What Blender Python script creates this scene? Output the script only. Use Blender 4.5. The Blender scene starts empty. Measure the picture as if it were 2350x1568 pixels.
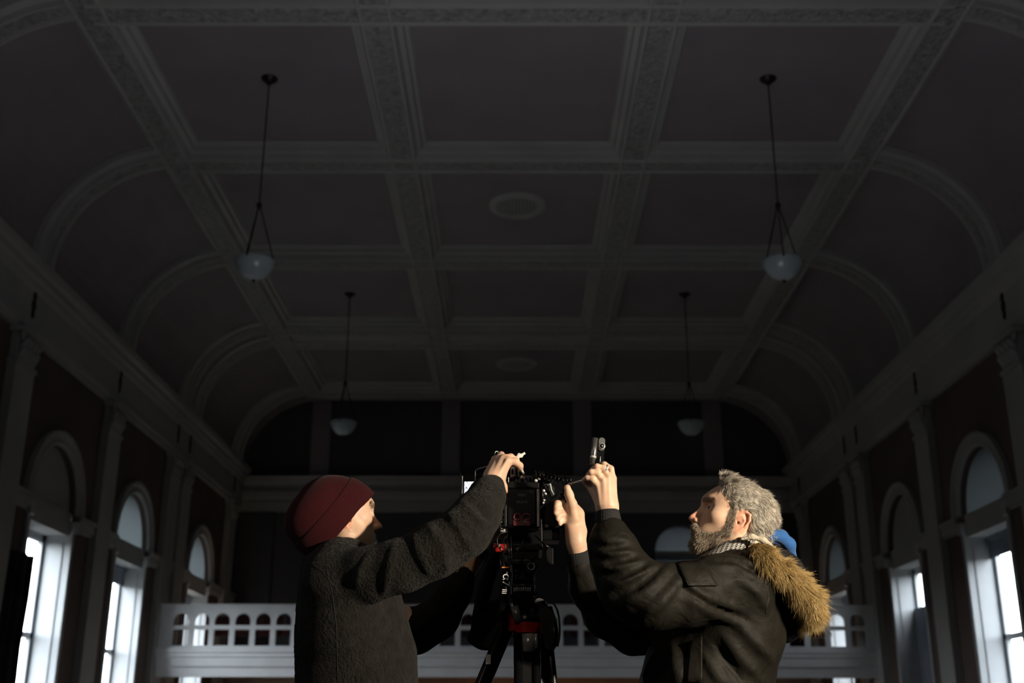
import bpy, bmesh, math, random
import numpy as np
from mathutils import Vector, Matrix

random.seed(7)
C = bpy.context.scene.collection
CZ = 1.1                                   # eye height of the photographer above the floor
# ---------------------------------------------------------------- camera
F_PX, PITCH, YAW, ROLL, CAMX = 2642.2, 0.3281, -0.0027, 0.0018, -0.0554
def _axes():
    cy, sy, cp, sp = math.cos(YAW), math.sin(YAW), math.cos(PITCH), math.sin(PITCH)
    F = np.array([sy*cp, cy*cp, sp]); R0 = np.array([cy, -sy, 0.0]); U0 = np.cross(R0, F)
    R = R0*math.cos(ROLL)+U0*math.sin(ROLL); U = -R0*math.sin(ROLL)+U0*math.cos(ROLL)
    return R, U, F
AR, AU, AF = _axes()
CAMP = np.array([CAMX, 0.0, CZ])
cd = bpy.data.cameras.new('camera'); cam = bpy.data.objects.new('camera', cd); C.objects.link(cam)
cam.matrix_world = Matrix(((AR[0], AU[0], -AF[0], CAMP[0]), (AR[1], AU[1], -AF[1], CAMP[1]),
                           (AR[2], AU[2], -AF[2], CAMP[2]), (0, 0, 0, 1)))
cd.sensor_width = 36.0; cd.lens = F_PX/2350*36.0; cd.clip_start = 0.05; cd.clip_end = 200
cd.dof.use_dof = True; cd.dof.focus_distance = 3.12; cd.dof.aperture_fstop = 4.0
bpy.context.scene.camera = cam
def P(px, py, Y):
    """the place at distance Y down the hall that the photo shows at px, py"""
    d = (px-1175)/F_PX*AR + (784-py)/F_PX*AU + AF
    return CAMP + d*(Y/d[1])
# ---------------------------------------------------------------- world, lamps, exposure
sc = bpy.context.scene
sc.view_settings.view_transform = 'Standard'; sc.view_settings.look = 'None'
sc.view_settings.gamma = 1.0; sc.view_settings.use_curve_mapping = False
sc.view_settings.exposure = 0.0
w = bpy.data.worlds.new('overcast_sky'); sc.world = w; w.use_nodes = True
SKY = 13.0
_t = w.node_tree; _tc = _t.nodes.new('ShaderNodeTexCoord'); _sx = _t.nodes.new('ShaderNodeSeparateXYZ'); _cr = _t.nodes.new('ShaderNodeValToRGB')
_t.links.new(_tc.outputs['Generated'], _sx.inputs[0]); _t.links.new(_sx.outputs[2], _cr.inputs[0]); _t.links.new(_cr.outputs[0], _t.nodes['Background'].inputs[0])
_cr.color_ramp.elements[0].position = 0.0; _cr.color_ramp.elements[0].color = (.035, .036, .034, 1)      # dark ground and streets below the horizon
_cr.color_ramp.elements[1].position = 0.03; _cr.color_ramp.elements[1].color = (0.84, 0.92, 1.0, 1)
_ma = _t.nodes.new('ShaderNodeMath'); _ma.operation = 'MULTIPLY_ADD'; _t.links.new(_sx.outputs[0], _ma.inputs[0]); _ma.inputs[1].default_value = -.38*SKY; _ma.inputs[2].default_value = SKY
_t.links.new(_ma.outputs[0], _t.nodes['Background'].inputs[1])        # the overcast is brighter on the left hand side of the hall
def lamp(name, kind, loc, target, power, color, size=0.3, spot=None, blend=.3):
    ld = bpy.data.lights.new(name, kind); ld.energy = power; ld.color = color
    if kind == 'AREA': ld.size = size
    else: ld.shadow_soft_size = size
    if kind == 'SPOT': ld.spot_size = spot; ld.spot_blend = blend
    o = bpy.data.objects.new(name, ld); C.objects.link(o); o.location = loc
    o.rotation_euler = (Vector(target)-Vector(loc)).to_track_quat('-Z', 'Y').to_euler()
    return o
KEY = lamp('work_light', 'SPOT', (2.6, 0.9, 2.02), (0.0, 3.15, 1.60), 850, (1.0, 0.86, 0.68), 0.05, math.radians(34), .5)
FRONT = lamp('camera_side_lamp', 'SPOT', (-.35, -1.0, 4.0), (0.0, 3.15, 1.60), 60, (1.0, 0.88, 0.72), 0.06, math.radians(34), .5)  # added frontal fill: lifts the blacks and softens the fold shadows
FILL = lamp('window_fill_light', 'AREA', (-3.2, 2.2, 2.6), (-0.2, 3.2, 1.5), 6, (0.75, 0.85, 1.0), 1.2)  # added cool fill on the left man's back; no window stands there
UP = lamp('floor_uplight', 'SPOT', (0, 8.5, .35), (0, 8.6, 11), 1000, (1.0, .97, 1.0), 2.2, math.radians(156), 1.0)  # unseen lamp added in place of light bouncing off the floor
HOUSE = lamp('gallery_lamp', 'POINT', (0.5, 32.0, 1.6), (0, 32, 0), 26, (1.0, 0.55, 0.28), 0.2)
try:
    sc.cycles.use_denoising = True
    sc.cycles.max_bounces = 10; sc.cycles.diffuse_bounces = 6; sc.cycles.sample_clamp_indirect = 4.0
    sc.cycles.caustics_reflective = False; sc.cycles.caustics_refractive = False
except Exception: pass
# ---------------------------------------------------------------- materials
MATS = {}
def mat(name, col, rough=.6, metal=0.0, var=.12, vscale=3.0, bump=None, bscale=60., bdist=.01, spec=.5, sheen=0, emit=None, btype='noise', col2=None, coat=0, sss=0):
    """principled material: base colour mottled by noise, optional bump from noise/voronoi"""
    if name in MATS: return MATS[name]
    m = bpy.data.materials.new(name); m.use_nodes = True; nt = m.node_tree; N = nt.nodes; L = nt.links
    b = N['Principled BSDF']; tc = N.new('ShaderNodeTexCoord')
    n = N.new('ShaderNodeTexNoise'); n.inputs['Scale'].default_value = vscale; n.inputs['Detail'].default_value = 5
    L.new(tc.outputs['Object'], n.inputs['Vector'])
    r = N.new('ShaderNodeValToRGB'); L.new(n.outputs[0], r.inputs[0])
    c2 = col2 or tuple(min(1, c*(1+var)) for c in col)
    c1 = col if col2 else tuple(c*(1-var) for c in col)
    r.color_ramp.elements[0].position = .35; r.color_ramp.elements[1].position = .65
    r.color_ramp.elements[0].color = (*c1, 1); r.color_ramp.elements[1].color = (*c2, 1)
    L.new(r.outputs[0], b.inputs['Base Color'])
    b.inputs['Roughness'].default_value = rough; b.inputs['Metallic'].default_value = metal
    b.inputs['Specular IOR Level'].default_value = spec
    if sheen: b.inputs['Sheen Weight'].default_value = sheen
    if coat: b.inputs['Coat Weight'].default_value = coat
    if sss:
        b.inputs['Subsurface Weight'].default_value = sss; b.inputs['Subsurface Radius'].default_value = (.012, .004, .002); b.inputs['Subsurface Scale'].default_value = 1.0
    if bump:
        if btype == 'voronoi':
            t = N.new('ShaderNodeTexVoronoi'); t.inputs['Scale'].default_value = bscale; out = t.outputs['Distance']
        else:
            t = N.new('ShaderNodeTexNoise'); t.inputs['Scale'].default_value = bscale; t.inputs['Detail'].default_value = 6; out = t.outputs[0]
        if btype == 'warp':
            t.inputs['Distortion'].default_value = 1.5
        L.new(tc.outputs['Object'], t.inputs['Vector'])
        bp = N.new('ShaderNodeBump'); bp.inputs['Strength'].default_value = bump; bp.inputs['Distance'].default_value = bdist
        L.new(out, bp.inputs['Height']); L.new(bp.outputs[0], b.inputs['Normal'])
    if emit:
        b.inputs['Emission Color'].default_value = (*emit[0], 1); b.inputs['Emission Strength'].default_value = emit[1]
    MATS[name] = m; return m
M_trim = mat('white_plaster_trim', (.42, .43, .42), .65, var=.06, vscale=1.2)
M_relief = mat('carved_plaster_frieze', (.38, .39, .38), .7, var=.18, vscale=9, bump=1.0, bscale=9, bdist=.09, btype='warp')
M_wall = mat('dusky_painted_wall', (.13, .098, .084), .8, var=.10, vscale=.8)
M_ceil = mat('mauve_ceiling_panel', (.27, .25, .265), .85, var=.07, vscale=.7)
M_back = mat('dark_gallery_wall', (.085, .085, .095), .8, var=.08, vscale=.5)
M_floor = mat('timber_floor', (.22, .18, .15), .5, var=.2, vscale=6)
M_jamb = mat('white_gloss_window_trim', (.47, .49, .50), .4, var=.03)
M_balc = mat('white_painted_balcony', (.86, .88, .89), .5, var=.03)
M_under = mat('warm_lobby_wall', (.35, .24, .17), .8, var=.1)
M_seat = mat('dark_red_seat_fabric', (.09, .025, .025), .9, var=.2)
M_lampmetal = mat('dark_bronze_lamp_metal', (.03, .03, .03), .4, .8)
M_glassbowl = mat('milky_glass_bowl', (.42, .50, .53), .25, var=.08, vscale=4)
M_hole = mat('dark_carved_recess', (.025, .025, .022), .9)
M_drape = mat('black_drape_cloth', (.012, .012, .013), .9, sheen=.2)
M_blind = mat('blue_grey_roller_blind', (.22, .25, .30), .8)
def sheer(name, tr_):
    m = bpy.data.materials.new(name); m.use_nodes = True; nt = m.node_tree; t = nt.nodes.new('ShaderNodeBsdfTranslucent'); t.inputs[0].default_value = (tr_*.85, tr_*.97, tr_, 1); d = nt.nodes['Principled BSDF']; d.inputs['Base Color'].default_value = (.12, .13, .14, 1)
    a = nt.nodes.new('ShaderNodeAddShader'); nt.links.new(t.outputs[0], a.inputs[0]); nt.links.new(d.outputs[0], a.inputs[1]); nt.links.new(a.outputs[0], nt.nodes['Material Output'].inputs[0]); return m
M_fan = sheer('frosted_fanlight', .020); M_fan2 = sheer('dim_frosted_fanlight', .008); M_sheer = sheer('sheer_blind_cloth', .02)
M_glass = bpy.data.materials.new('clear_window_glass'); M_glass.use_nodes = True
nt = M_glass.node_tree; b_ = nt.nodes['Principled BSDF']
tr = nt.nodes.new('ShaderNodeBsdfTransparent'); gl = nt.nodes.new('ShaderNodeBsdfGlossy'); gl.inputs['Roughness'].default_value = .05
mx = nt.nodes.new('ShaderNodeMixShader')
mx.inputs[0].default_value = .05; nt.links.new(tr.outputs[0], mx.inputs[1]); nt.links.new(gl.outputs[0], mx.inputs[2])
nt.links.new(mx.outputs[0], nt.nodes['Material Output'].inputs[0])
# ---------------------------------------------------------------- mesh helpers
def link(name, me, parent=None, m=None):
    o = bpy.data.objects.new(name, me); C.objects.link(o)
    if m: me.materials.append(m)
    if parent: o.parent = parent
    return o
class MB:
    """collects vertices and faces for ONE mesh object"""
    def __init__(s): s.v = []; s.f = []; s.smooth = []
    def quad(s, *pts):
        i = len(s.v); s.v += [tuple(float(c) for c in p) for p in pts]; s.f.append(tuple(range(i, i+len(pts)))); s.smooth.append(False)
    def box(s, lo, hi, M=None):
        (x0, y0, z0), (x1, y1, z1) = lo, hi
        p = [(x0,y0,z0),(x1,y0,z0),(x1,y1,z0),(x0,y1,z0),(x0,y0,z1),(x1,y0,z1),(x1,y1,z1),(x0,y1,z1)]
        if M is not None: p = [tuple(M @ Vector(q)) for q in p]
        i = len(s.v); s.v += p
        for q in ((0,3,2,1),(4,5,6,7),(0,1,5,4),(1,2,6,5),(2,3,7,6),(3,0,4,7)):
            s.f.append(tuple(i+k for k in q)); s.smooth.append(False)
        return s
    def tube(s, pts, rad, n=10, caps=True, flat=1.0, side=None):
        """a tube through pts; rad a number or one per point; flat squeezes it along side"""
        pts = [Vector([float(c) for c in p]) for p in pts]; k = len(pts)
        rad = [rad]*k if not hasattr(rad, '__len__') else rad
        i0 = len(s.v); up = None
        for j in range(k):
            t = (pts[min(j+1, k-1)]-pts[max(j-1, 0)]).normalized()
            if up is None:
                a = Vector(side) if side is not None else (Vector((0, 0, 1)) if abs(t.z) < .9 else Vector((1, 0, 0)))
            else: a = up
            u = (a - t*a.dot(t)).normalized(); up = u; v = t.cross(u)
            for q in range(n):
                an = 2*math.pi*q/n
                s.v.append(tuple(pts[j]+u*(math.cos(an)*rad[j]*flat)+v*(math.sin(an)*rad[j])))
        for j in range(k-1):
            for q in range(n):
                a = i0+j*n+q; b = i0+j*n+(q+1) % n
                s.f.append((a, b, b+n, a+n)); s.smooth.append(True)
        if caps:
            s.f.append(tuple(i0+q for q in reversed(range(n)))); s.smooth.append(False)
            s.f.append(tuple(i0+(k-1)*n+q for q in range(n))); s.smooth.append(False)
        return s
    def lathe(s, prof, n=24, M=None, sx=1, sy=1):
        """prof: (radius, height) pairs round z"""
        i0 = len(s.v)
        for (r, z) in prof:
            for q in range(n):
                an = 2*math.pi*q/n; p = Vector((r*math.cos(an)*sx, r*math.sin(an)*sy, z))
                s.v.append(tuple(M @ p) if M is not None else tuple(p))
        for j in range(len(prof)-1):
            for q in range(n):
                a = i0+j*n+q; b = i0+j*n+(q+1) % n
                s.f.append((a, b, b+n, a+n)); s.smooth.append(True)
        return s
    def extrude_profile(s, prof, a, b, axis_fn):
        """prof: list of (p, q); axis_fn(p, q, t) gives the 3D point; one strip from t=a to t=b"""
        for (p0, q0), (p1, q1) in zip(prof[:-1], prof[1:]):
            s.quad(axis_fn(p0, q0, a), axis_fn(p1, q1, a), axis_fn(p1, q1, b), axis_fn(p0, q0, b))
    def build(s, name, m, parent=None, loc=None):
        me = bpy.data.meshes.new(name); me.from_pydata(s.v, [], s.f); me.update()
        me.polygons.foreach_set('use_smooth', s.smooth)
        o = link(name, me, parent, m)
        if loc is not None: o.location = loc
        return o
def fix_normals(o):
    bm = bmesh.new(); bm.from_mesh(o.data); bmesh.ops.recalc_face_normals(bm, faces=bm.faces); bm.to_mesh(o.data); bm.free(); return o
def tag(o, label=None, cat=None, group=None, kind=None):
    if label: o['label'] = label
    if cat: o['category'] = cat
    if group: o['group'] = group
    if kind: o['kind'] = kind
    return o
def empty(name, loc, rz=0):
    o = bpy.data.objects.new(name, None); C.objects.link(o); o.location = loc; o.rotation_euler = (0, 0, rz); o.empty_display_size = .1; return o
def wloc(o):
    v = Vector(o.location)
    while o.parent: o = o.parent; v = v+Vector(o.location)
    return v
def keep(child, parent):
    """parent a part that was built in world coordinates (things carry location only)"""
    child.parent = parent; child.location = Vector(child.location)-wloc(parent); return child
def S(o): o['kind'] = 'structure'; return o
# ================================================================ THE HALL (z below is height above the eye; world z = z + CZ)
XW = 8.82; YB = 36.3; YN = -5.0
ROWS = [(14.52, .22), (19.30, .22), (24.05, .24), (28.72, .22), (29.85, .22), (34.65, .28)]
BX = 6.34; BI = 2.13; ZS = 10.0; ZP = 10.30
trim_n = [0]
def tname():
    trim_n[0] += 1; return 'trim_%d' % trim_n[0]
S(MB().box((-XW-.8, YN, -.2), (XW+.8, YB+.3, 0)).build('floor', M_floor))
# ---- flat ceiling and coves as one shell
def cove(k, n=14):
    t = k/n*math.pi/2
    return (BX + (XW-.12-BX)*math.cos(t) , 8.0 + (ZP-8.0)*math.sin(t))     # x, z : wall foot -> ceiling edge
cm = MB(); n = 14
pts = [cove(k) for k in range(n+1)]
full = [(-x, z) for x, z in pts] + [(x, z) for x, z in reversed(pts)]
for (x0, z0), (x1, z1) in zip(full[:-1], full[1:]):
    cm.quad((x0, YN, z0+CZ), (x1, YN, z1+CZ), (x1, YB+.1, z1+CZ), (x0, YB+.1, z0+CZ)); cm.smooth[-1] = abs(x0-x1) < 3
S(cm.build('ceiling', M_ceil))
BEAM = [(.47, .30), (.44, .25), (.38, .24), (.36, .16), (.28, .13), (.26, .05), (.235, 0), (.20, 0), (.185, .03)]
def beam_prof(hw):
    e = hw-.22
    left = [(-(p+e), q) for p, q in BEAM]; return left + [(p+e, q) for p, q in reversed(BEAM)]
def beam_long(x, y0, y1):
    b = MB(); b.extrude_profile(beam_prof(.22), y0, y1, lambda p, q, t: (x+p, t, ZS+q+CZ)); o = S(b.build(tname(), M_trim))
    o.data.materials.append(M_relief); o.data.polygons[len(BEAM)-1].material_index = 1
    return o
for x in (-BX, -BI, BI, BX): beam_long(x, YN, 35.0)
for i in (0,):
    pass
for (y, hw) in [(5.0, .22), (9.75, .22)] + ROWS:
    b = MB(); b.extrude_profile(beam_prof(hw), -BX, BX, lambda p, q, t: (t, y+p, ZS-.002+q+CZ)); o = S(b.build(tname(), M_trim))
    o.data.materials.append(M_relief); o.data.polygons[len(BEAM)-1].material_index = 1
    for sg in (-1, 1):                         # the rib that carries the beam down the cove
        rb = MB(); K = 20
        prof = [(-(hw+.14), 0), (-(hw+.12), .10), (-(hw), .13), (-(hw-.02), .22), (-(hw-.06), .22), (-(hw-.08), .17), (hw-.08, .17), (hw-.06, .22), (hw-.02, .22), (hw, .13), (hw+.12, .10), (hw+.14, 0)]
        ring = []
        for k in range(K+1):
            t = k/K*math.pi/2
            cx_, cz_ = math.cos(t), math.sin(t)
            ring.append([(sg*(BX+(XW-.12-BX)*cx_ - cx_*d), y+p, 8.0+(ZP-8.0)*cz_ - cz_*d+CZ) for p, d in prof])
        for r0, r1 in zip(ring[:-1], ring[1:]):
            for j in range(len(prof)-1):
                rb.quad(r0[j], r0[j+1], r1[j+1], r1[j]); rb.smooth[-1] = False
        o = S(rb.build(tname(), M_trim)); o.data.materials.append(M_relief)
        for k in range(K): o.data.polygons[k*(len(prof)-1)+5].material_index = 1
# ---- infill between the twin beams
S(MB().box((-BX, 28.9, ZS+.08+CZ), (BX, 29.7, ZS+.2+CZ)).build(tname(), M_trim))
# ---- side walls with windows
PILS = [(14.5, .42), (19.3, .40), (24.1, .40), (28.72, .40), (29.85, .40), (35.0, .40)]
WINS = [12.1, 16.9, 21.66, 26.36, 32.2]
IMP0, IMP1, SPR = 3.78, 4.08, 4.08
HW, RI, RO, SILL, DG = 1.02, 1.14, 1.42, -.1, .52
ZTOP = 8.1
win_no = [0]
FAN = {(-1, 3): M_fan, (-1, 4): M_fan, (1, 2): M_fan2, (1, 4): M_fan2}
def side_wall(sg, name):
    X = sg*XW; XG = sg*(XW+DG); XT = sg*(XW+.12)
    b = MB(); q = lambda y, z: (X, y, z+CZ)
    edges = [YN] + [e for c in WINS for e in (c-RI, c+RI)] + [YB]
    for k in range(0, len(edges), 2):
        b.quad(q(edges[k], -CZ), q(edges[k+1], -CZ), q(edges[k+1], ZTOP), q(edges[k], ZTOP))
    for c in WINS:
        b.quad(q(c-RI, -CZ), q(c+RI, -CZ), q(c+RI, SILL), q(c-RI, SILL))
        for s2 in (-1, 1):
            b.quad(q(c+s2*RI, SILL), q(c+s2*HW, SILL), q(c+s2*HW, SPR), q(c+s2*RI, SPR))
        K = 24
        for k in range(K):
            a0, a1 = math.pi*k/K, math.pi*(k+1)/K
            y0, z0, y1, z1 = c+RI*math.cos(a0), SPR+RI*math.sin(a0), c+RI*math.cos(a1), SPR+RI*math.sin(a1)
            b.quad(q(y0, z0), q(y1, z1), q(y1, ZTOP), q(y0, ZTOP))
            b.quad((X, y0, z0+CZ), (X, y1, z1+CZ), (XT, y1, z1+CZ), (XT, y0, z0+CZ))     # niche reveal
    # outer skin so that daylight only enters by the glass
    XO = sg*(XW+DG+.08)
    o2 = lambda y, z: (XO, y, z+CZ)
    HO = HW+.7; oe = [YN] + [e for c in WINS for e in (c-HO, c+HO)] + [YB]
    for k in range(0, len(oe), 2): b.quad(o2(oe[k], -CZ), o2(oe[k+1], -CZ), o2(oe[k+1], ZTOP+3), o2(oe[k], ZTOP+3))
    for ci, c in enumerate(WINS):
        zt_ = SPR+RI if (sg, ci) in FAN else IMP0
        b.quad(o2(c-HO, -CZ), o2(c+HO, -CZ), o2(c+HO, SILL), o2(c-HO, SILL)); b.quad(o2(c-HO, zt_), o2(c+HO, zt_), o2(c+HO, ZTOP+3), o2(c-HO, ZTOP+3))
    S(b.build(name, M_wall))
    for ci, c in enumerate(WINS):
        win_no[0] += 1; wn = S(empty('window_%d' % win_no[0], (X, c, SILL+CZ)))
        # tympanum in the arch
        t = MB(); fan = [(XT, c+RI*math.cos(math.pi*k/24), SPR+RI*math.sin(math.pi*k/24)+CZ) for k in range(25)]
        t.quad(*fan); t.quad((XT, c-RI, IMP0+CZ), (XT, c+RI, IMP0+CZ), (XT, c+RI, SPR+CZ), (XT, c-RI, SPR+CZ))
        glow = (sg, ci) in FAN; keep(t.build('tympanum', FAN[sg, ci] if glow else M_trim), wn)
        # archivolt
        a = MB(); prof = [(RI, .0), (RI, .05), (RI+.05, .08), (RI+.10, .05), (RI+.18, .05), (RI+.21, .10), (RO, .10), (RO+.01, 0)]
        for k in range(32):
            a0, a1 = math.pi*k/32, math.pi*(k+1)/32
            for (r0, d0), (r1, d1) in zip(prof[:-1], prof[1:]):
                g = lambda r, d, an: (X-sg*d, c+r*math.cos(an), SPR+r*math.sin(an)+CZ)
                a.quad(g(r0, d0, a0), g(r1, d1, a0), g(r1, d1, a1), g(r0, d0, a1)); a.smooth[-1] = False
        keep(a.build('archivolt', M_trim), wn)
        # jambs, lintel and sill
        for s2 in (-1, 1):
            j = MB(); yi = c+s2*HW; yo = c+s2*(HW+.14)
            x_in, x_out = sorted((X-sg*.05, XG+sg*.07))
            j.box((x_in, min(yi, yo), SILL+CZ), (x_out, max(yi, yo), IMP0+.12+CZ))
            x_in, x_out = sorted((X-sg*.10, X+sg*.06))
            j.box((x_in, min(yi-s2*.03, yo+s2*.05), IMP0-.06+CZ), (x_out, max(yi-s2*.03, yo+s2*.05), IMP0+.16+CZ))
            x_in, x_out = sorted((X+sg*.10, XG-sg*.10))
            j.box((x_in, min(yi, yi-s2*.025), SILL+CZ), (x_out, max(yi, yi-s2*.025), IMP0-.25+CZ))
            keep(j.build('jamb', M_jamb), wn)
        l = MB(); x_in, x_out = sorted((X+sg*.02, XG+sg*.07)); l.box((x_in, c-HW, IMP0-.12+CZ), (x_out, c+HW, SPR+.02+CZ))
        keep(l.build('lintel', M_trim), wn)
        s_ = MB(); x_in, x_out = sorted((X-sg*.1, XG+sg*.07)); s_.box((x_in, c-HW-.1, SILL-.08+CZ), (x_out, c+HW+.1, SILL+.02+CZ)); keep(s_.build('sill', M_jamb), wn)
        # sashes
        fr_ = MB(); ztop = IMP0-.12; x_in, x_out = sorted((XG-sg*.05, XG+sg*.05)); zm = 1.75
        for (y0, y1, z0, z1) in ((c-HW, c-HW+.12, SILL, ztop), (c+HW-.12, c+HW, SILL, ztop), (c-HW, c+HW, ztop-.14, ztop), (c-HW, c+HW, SILL, SILL+.14), (c-HW, c+HW, zm-.05, zm+.05), (c-.035, c+.035, SILL, ztop)):
            fr_.box((x_in, y0, z0+CZ), (x_out, y1, z1+CZ))
        keep(fr_.build('sash_frame', M_jamb), wn)
        g_ = MB(); x_in, x_out = sorted((XG, XG+sg*.006)); g_.box((x_in, c-HW+.1, SILL+.1+CZ), (x_out, c+HW-.1, ztop-.1+CZ)); keep(g_.build('pane', M_glass), wn)
        # how far each roller blind hangs; unseen near ones shut to cut daylight
        drop = {(-1, 0): 3.7, (-1, 1): 3.7, (-1, 2): 0.0, (-1, 3): .42, (-1, 4): .25, (1, 0): 3.7, (1, 1): 3.7, (1, 2): .42, (1, 3): .0, (1, 4): .3}[(sg, ci)]
        if drop:
            bl = MB(); xa = XG-sg*.10; x_in, x_out = sorted((xa, xa-sg*.01)); bl.box((x_in, c-HW+.03, ztop-drop+CZ), (x_out, c+HW-.03, ztop-.02+CZ))
            x_in, x_out = sorted((xa+sg*.02, xa-sg*.05)); bl.box((x_in, c-HW+.02, ztop-.09+CZ), (x_out, c+HW-.02, ztop+CZ)); keep(bl.build('roller_blind', M_blind), wn)
        if sg == 1 and ci == 3:
            bl = MB(); xa = XG-sg*.10; x_in, x_out = sorted((xa, xa-sg*.01)); bl.box((x_in, c-HW+.03, SILL+CZ), (x_out, c+HW-.03, 2.75+CZ)); keep(bl.build('cafe_blind', M_blind), wn)
        if ci == 2 or (sg, ci) == (1, 3):
            bl = MB(); xa = XG-sg*.12; x_in, x_out = sorted((xa, xa-sg*.01)); bl.box((x_in, c-HW+.03, SILL+.1+CZ), (x_out, c-.1, ztop-.05+CZ)); keep(bl.build('side_curtain', M_blind), wn)  # unseen panel added across half the window to cut its daylight
        pl = bpy.data.lights.new('daylight_portal', 'AREA'); pl.shape = 'RECTANGLE'; pl.size = 2*HW; pl.size_y = ztop-SILL
        try: pl.cycles.is_portal = True
        except Exception: pass
        po = bpy.data.objects.new('daylight_portal', pl); C.objects.link(po); po.location = (sg*(XW+DG+.09), c, (ztop+SILL)/2+CZ)
        po.rotation_euler = Vector((-sg, 0, 0)).to_track_quat('-Z', 'Z').to_euler()
    # impost band between window and pilaster
    band_edges = [YN] + [e for c in WINS for e in (c-HW-.18, c+HW+.18)] + [YB]
    for k in range(0, len(band_edges), 2):
        m = MB(); y0, y1 = band_edges[k], band_edges[k+1]
        for (d, z0, z1) in ((.05, IMP0, IMP1-.10), (.10, IMP0+.05, IMP1-.06), (.14, IMP1-.08, IMP1)):
            x_in, x_out = sorted((X, X-sg*d)); m.box((x_in, y0, z0+CZ), (x_out, y1, z1+CZ))
        S(m.build(tname(), M_trim))
    # entablature: architrave, frieze, projecting cornice
    e = MB(); prof = [(0, 6.70), (.10, 6.70), (.10, 6.82), (.13, 6.84), (.13, 6.95), (.10, 6.98), (.10, 7.52), (.15, 7.58), (.18, 7.68), (.22, 7.72), (.22, 7.84), (.30, 7.88), (.32, 8.02), (.0, 8.03)]
    e.extrude_profile(prof, YN, YB, lambda p, q2, t: (X-sg*p, t, q2+CZ)); S(e.build(tname(), M_trim))
    # pilasters with capitals
    for (y, hw) in [(5.0, .4), (9.75, .4)] + PILS:
        p = MB(); x_in, x_out = sorted((X, X-sg*.16)); p.box((x_in, y-hw, 0), (x_out, y+hw, 6.12+CZ))
        for zz, dd in ((6.06, .03), (.35-CZ, .04)):
            x1_, x2_ = sorted((X, X-sg*(.16+dd))); p.box((x1_, y-hw-dd, zz+CZ), (x2_, y+hw+dd, zz+.07+CZ))
        S(p.build(tname(), M_trim))
        c_ = MB(); x_in, x_out = sorted((X, X-sg*.13)); c_.box((x_in, y-hw+.03, 6.12+CZ), (x_out, y+hw-.03, 6.62+CZ))
        x_in, x_out = sorted((X, X-sg*.27)); c_.box((x_in, y-hw-.08, 6.62+CZ), (x_out, y+hw+.08, 6.70+CZ))
        for row, (z0, z1, cnt, out_) in enumerate(((6.15, 6.36, 5, .05), (6.28, 6.52, 4, .08))):
            for k in range(cnt):
                yy = y+(k-(cnt-1)/2)*(2*hw-.1)/cnt
                c_.tube([(X-sg*.13, yy, z0+CZ), (X-sg*(.15+out_*.3), yy, (z0+z1)/2+CZ), (X-sg*(.16+out_), yy, z1-.03+CZ), (X-sg*(.20+out_), yy, z1+CZ), (X-sg*(.21+out_), yy, z1-.05+CZ)], [.05, .065, .06, .035, .015], 6)
        for s2 in (-1, 1):
            ctr = Vector((X-sg*.20, y+s2*(hw-.04), 6.54+CZ)); spiral = []
            for k in range(22):
                an = k/22*3.2*math.pi; r = .085*(1-k/24); spiral.append(ctr+Vector((0, s2*r*math.cos(an), r*math.sin(an))))
            c_.tube(spiral, .018, 6)
        S(c_.build(tname(), M_trim))
        if y > 15:          # dark pierced plaque in the frieze over each pilaster
            d = MB(); xx = X-sg*.10
            for zc, rr in ((7.12, .10), (7.28, .13), (7.45, .10)):
                d.lathe([(0, .012), (rr*.8, .012), (rr, 0)], 12, Matrix.Translation((xx-sg*.002, y+.1, zc+CZ)) @ Matrix.Rotation(-sg*math.pi/2, 4, 'Y'), 1.0, .8)
            S(d.build(tname(), M_hole))
side_wall(-1, 'wall_left'); side_wall(1, 'wall_right')
# ---- end wall beyond the gallery, near wall behind the photographer
bw = MB(); q = lambda x, z: (x, YB, z+CZ)
ARW = [-5.15, 5.15]; RB = .80; ZB = 5.42; HB = .82; ZB0 = 2.6
ed = [-XW-.7] + [e for c in ARW for e in (c-RB, c+RB)] + [XW+.7]
for k in range(0, len(ed), 2): bw.quad(q(ed[k], -CZ), q(ed[k+1], -CZ), q(ed[k+1], 10.6), q(ed[k], 10.6))
for c in ARW:
    bw.quad(q(c-RB, -CZ), q(c+RB, -CZ), q(c+RB, ZB0), q(c-RB, ZB0))
    for k in range(20):
        a0, a1 = math.pi*k/20, math.pi*(k+1)/20; y0, z0, y1, z1 = c+RB*math.cos(a0), ZB+RB*math.sin(a0), c+RB*math.cos(a1), ZB+RB*math.sin(a1)
        bw.quad(q(y0, z0), q(y1, z1), q(y1, 10.6), q(y0, 10.6)); bw.quad(q(y0, z0), q(y1, z1), (y1, YB+.3, z1+CZ), (y0, YB+.3, z0+CZ))
S(bw.build('wall_back', M_back))
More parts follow.
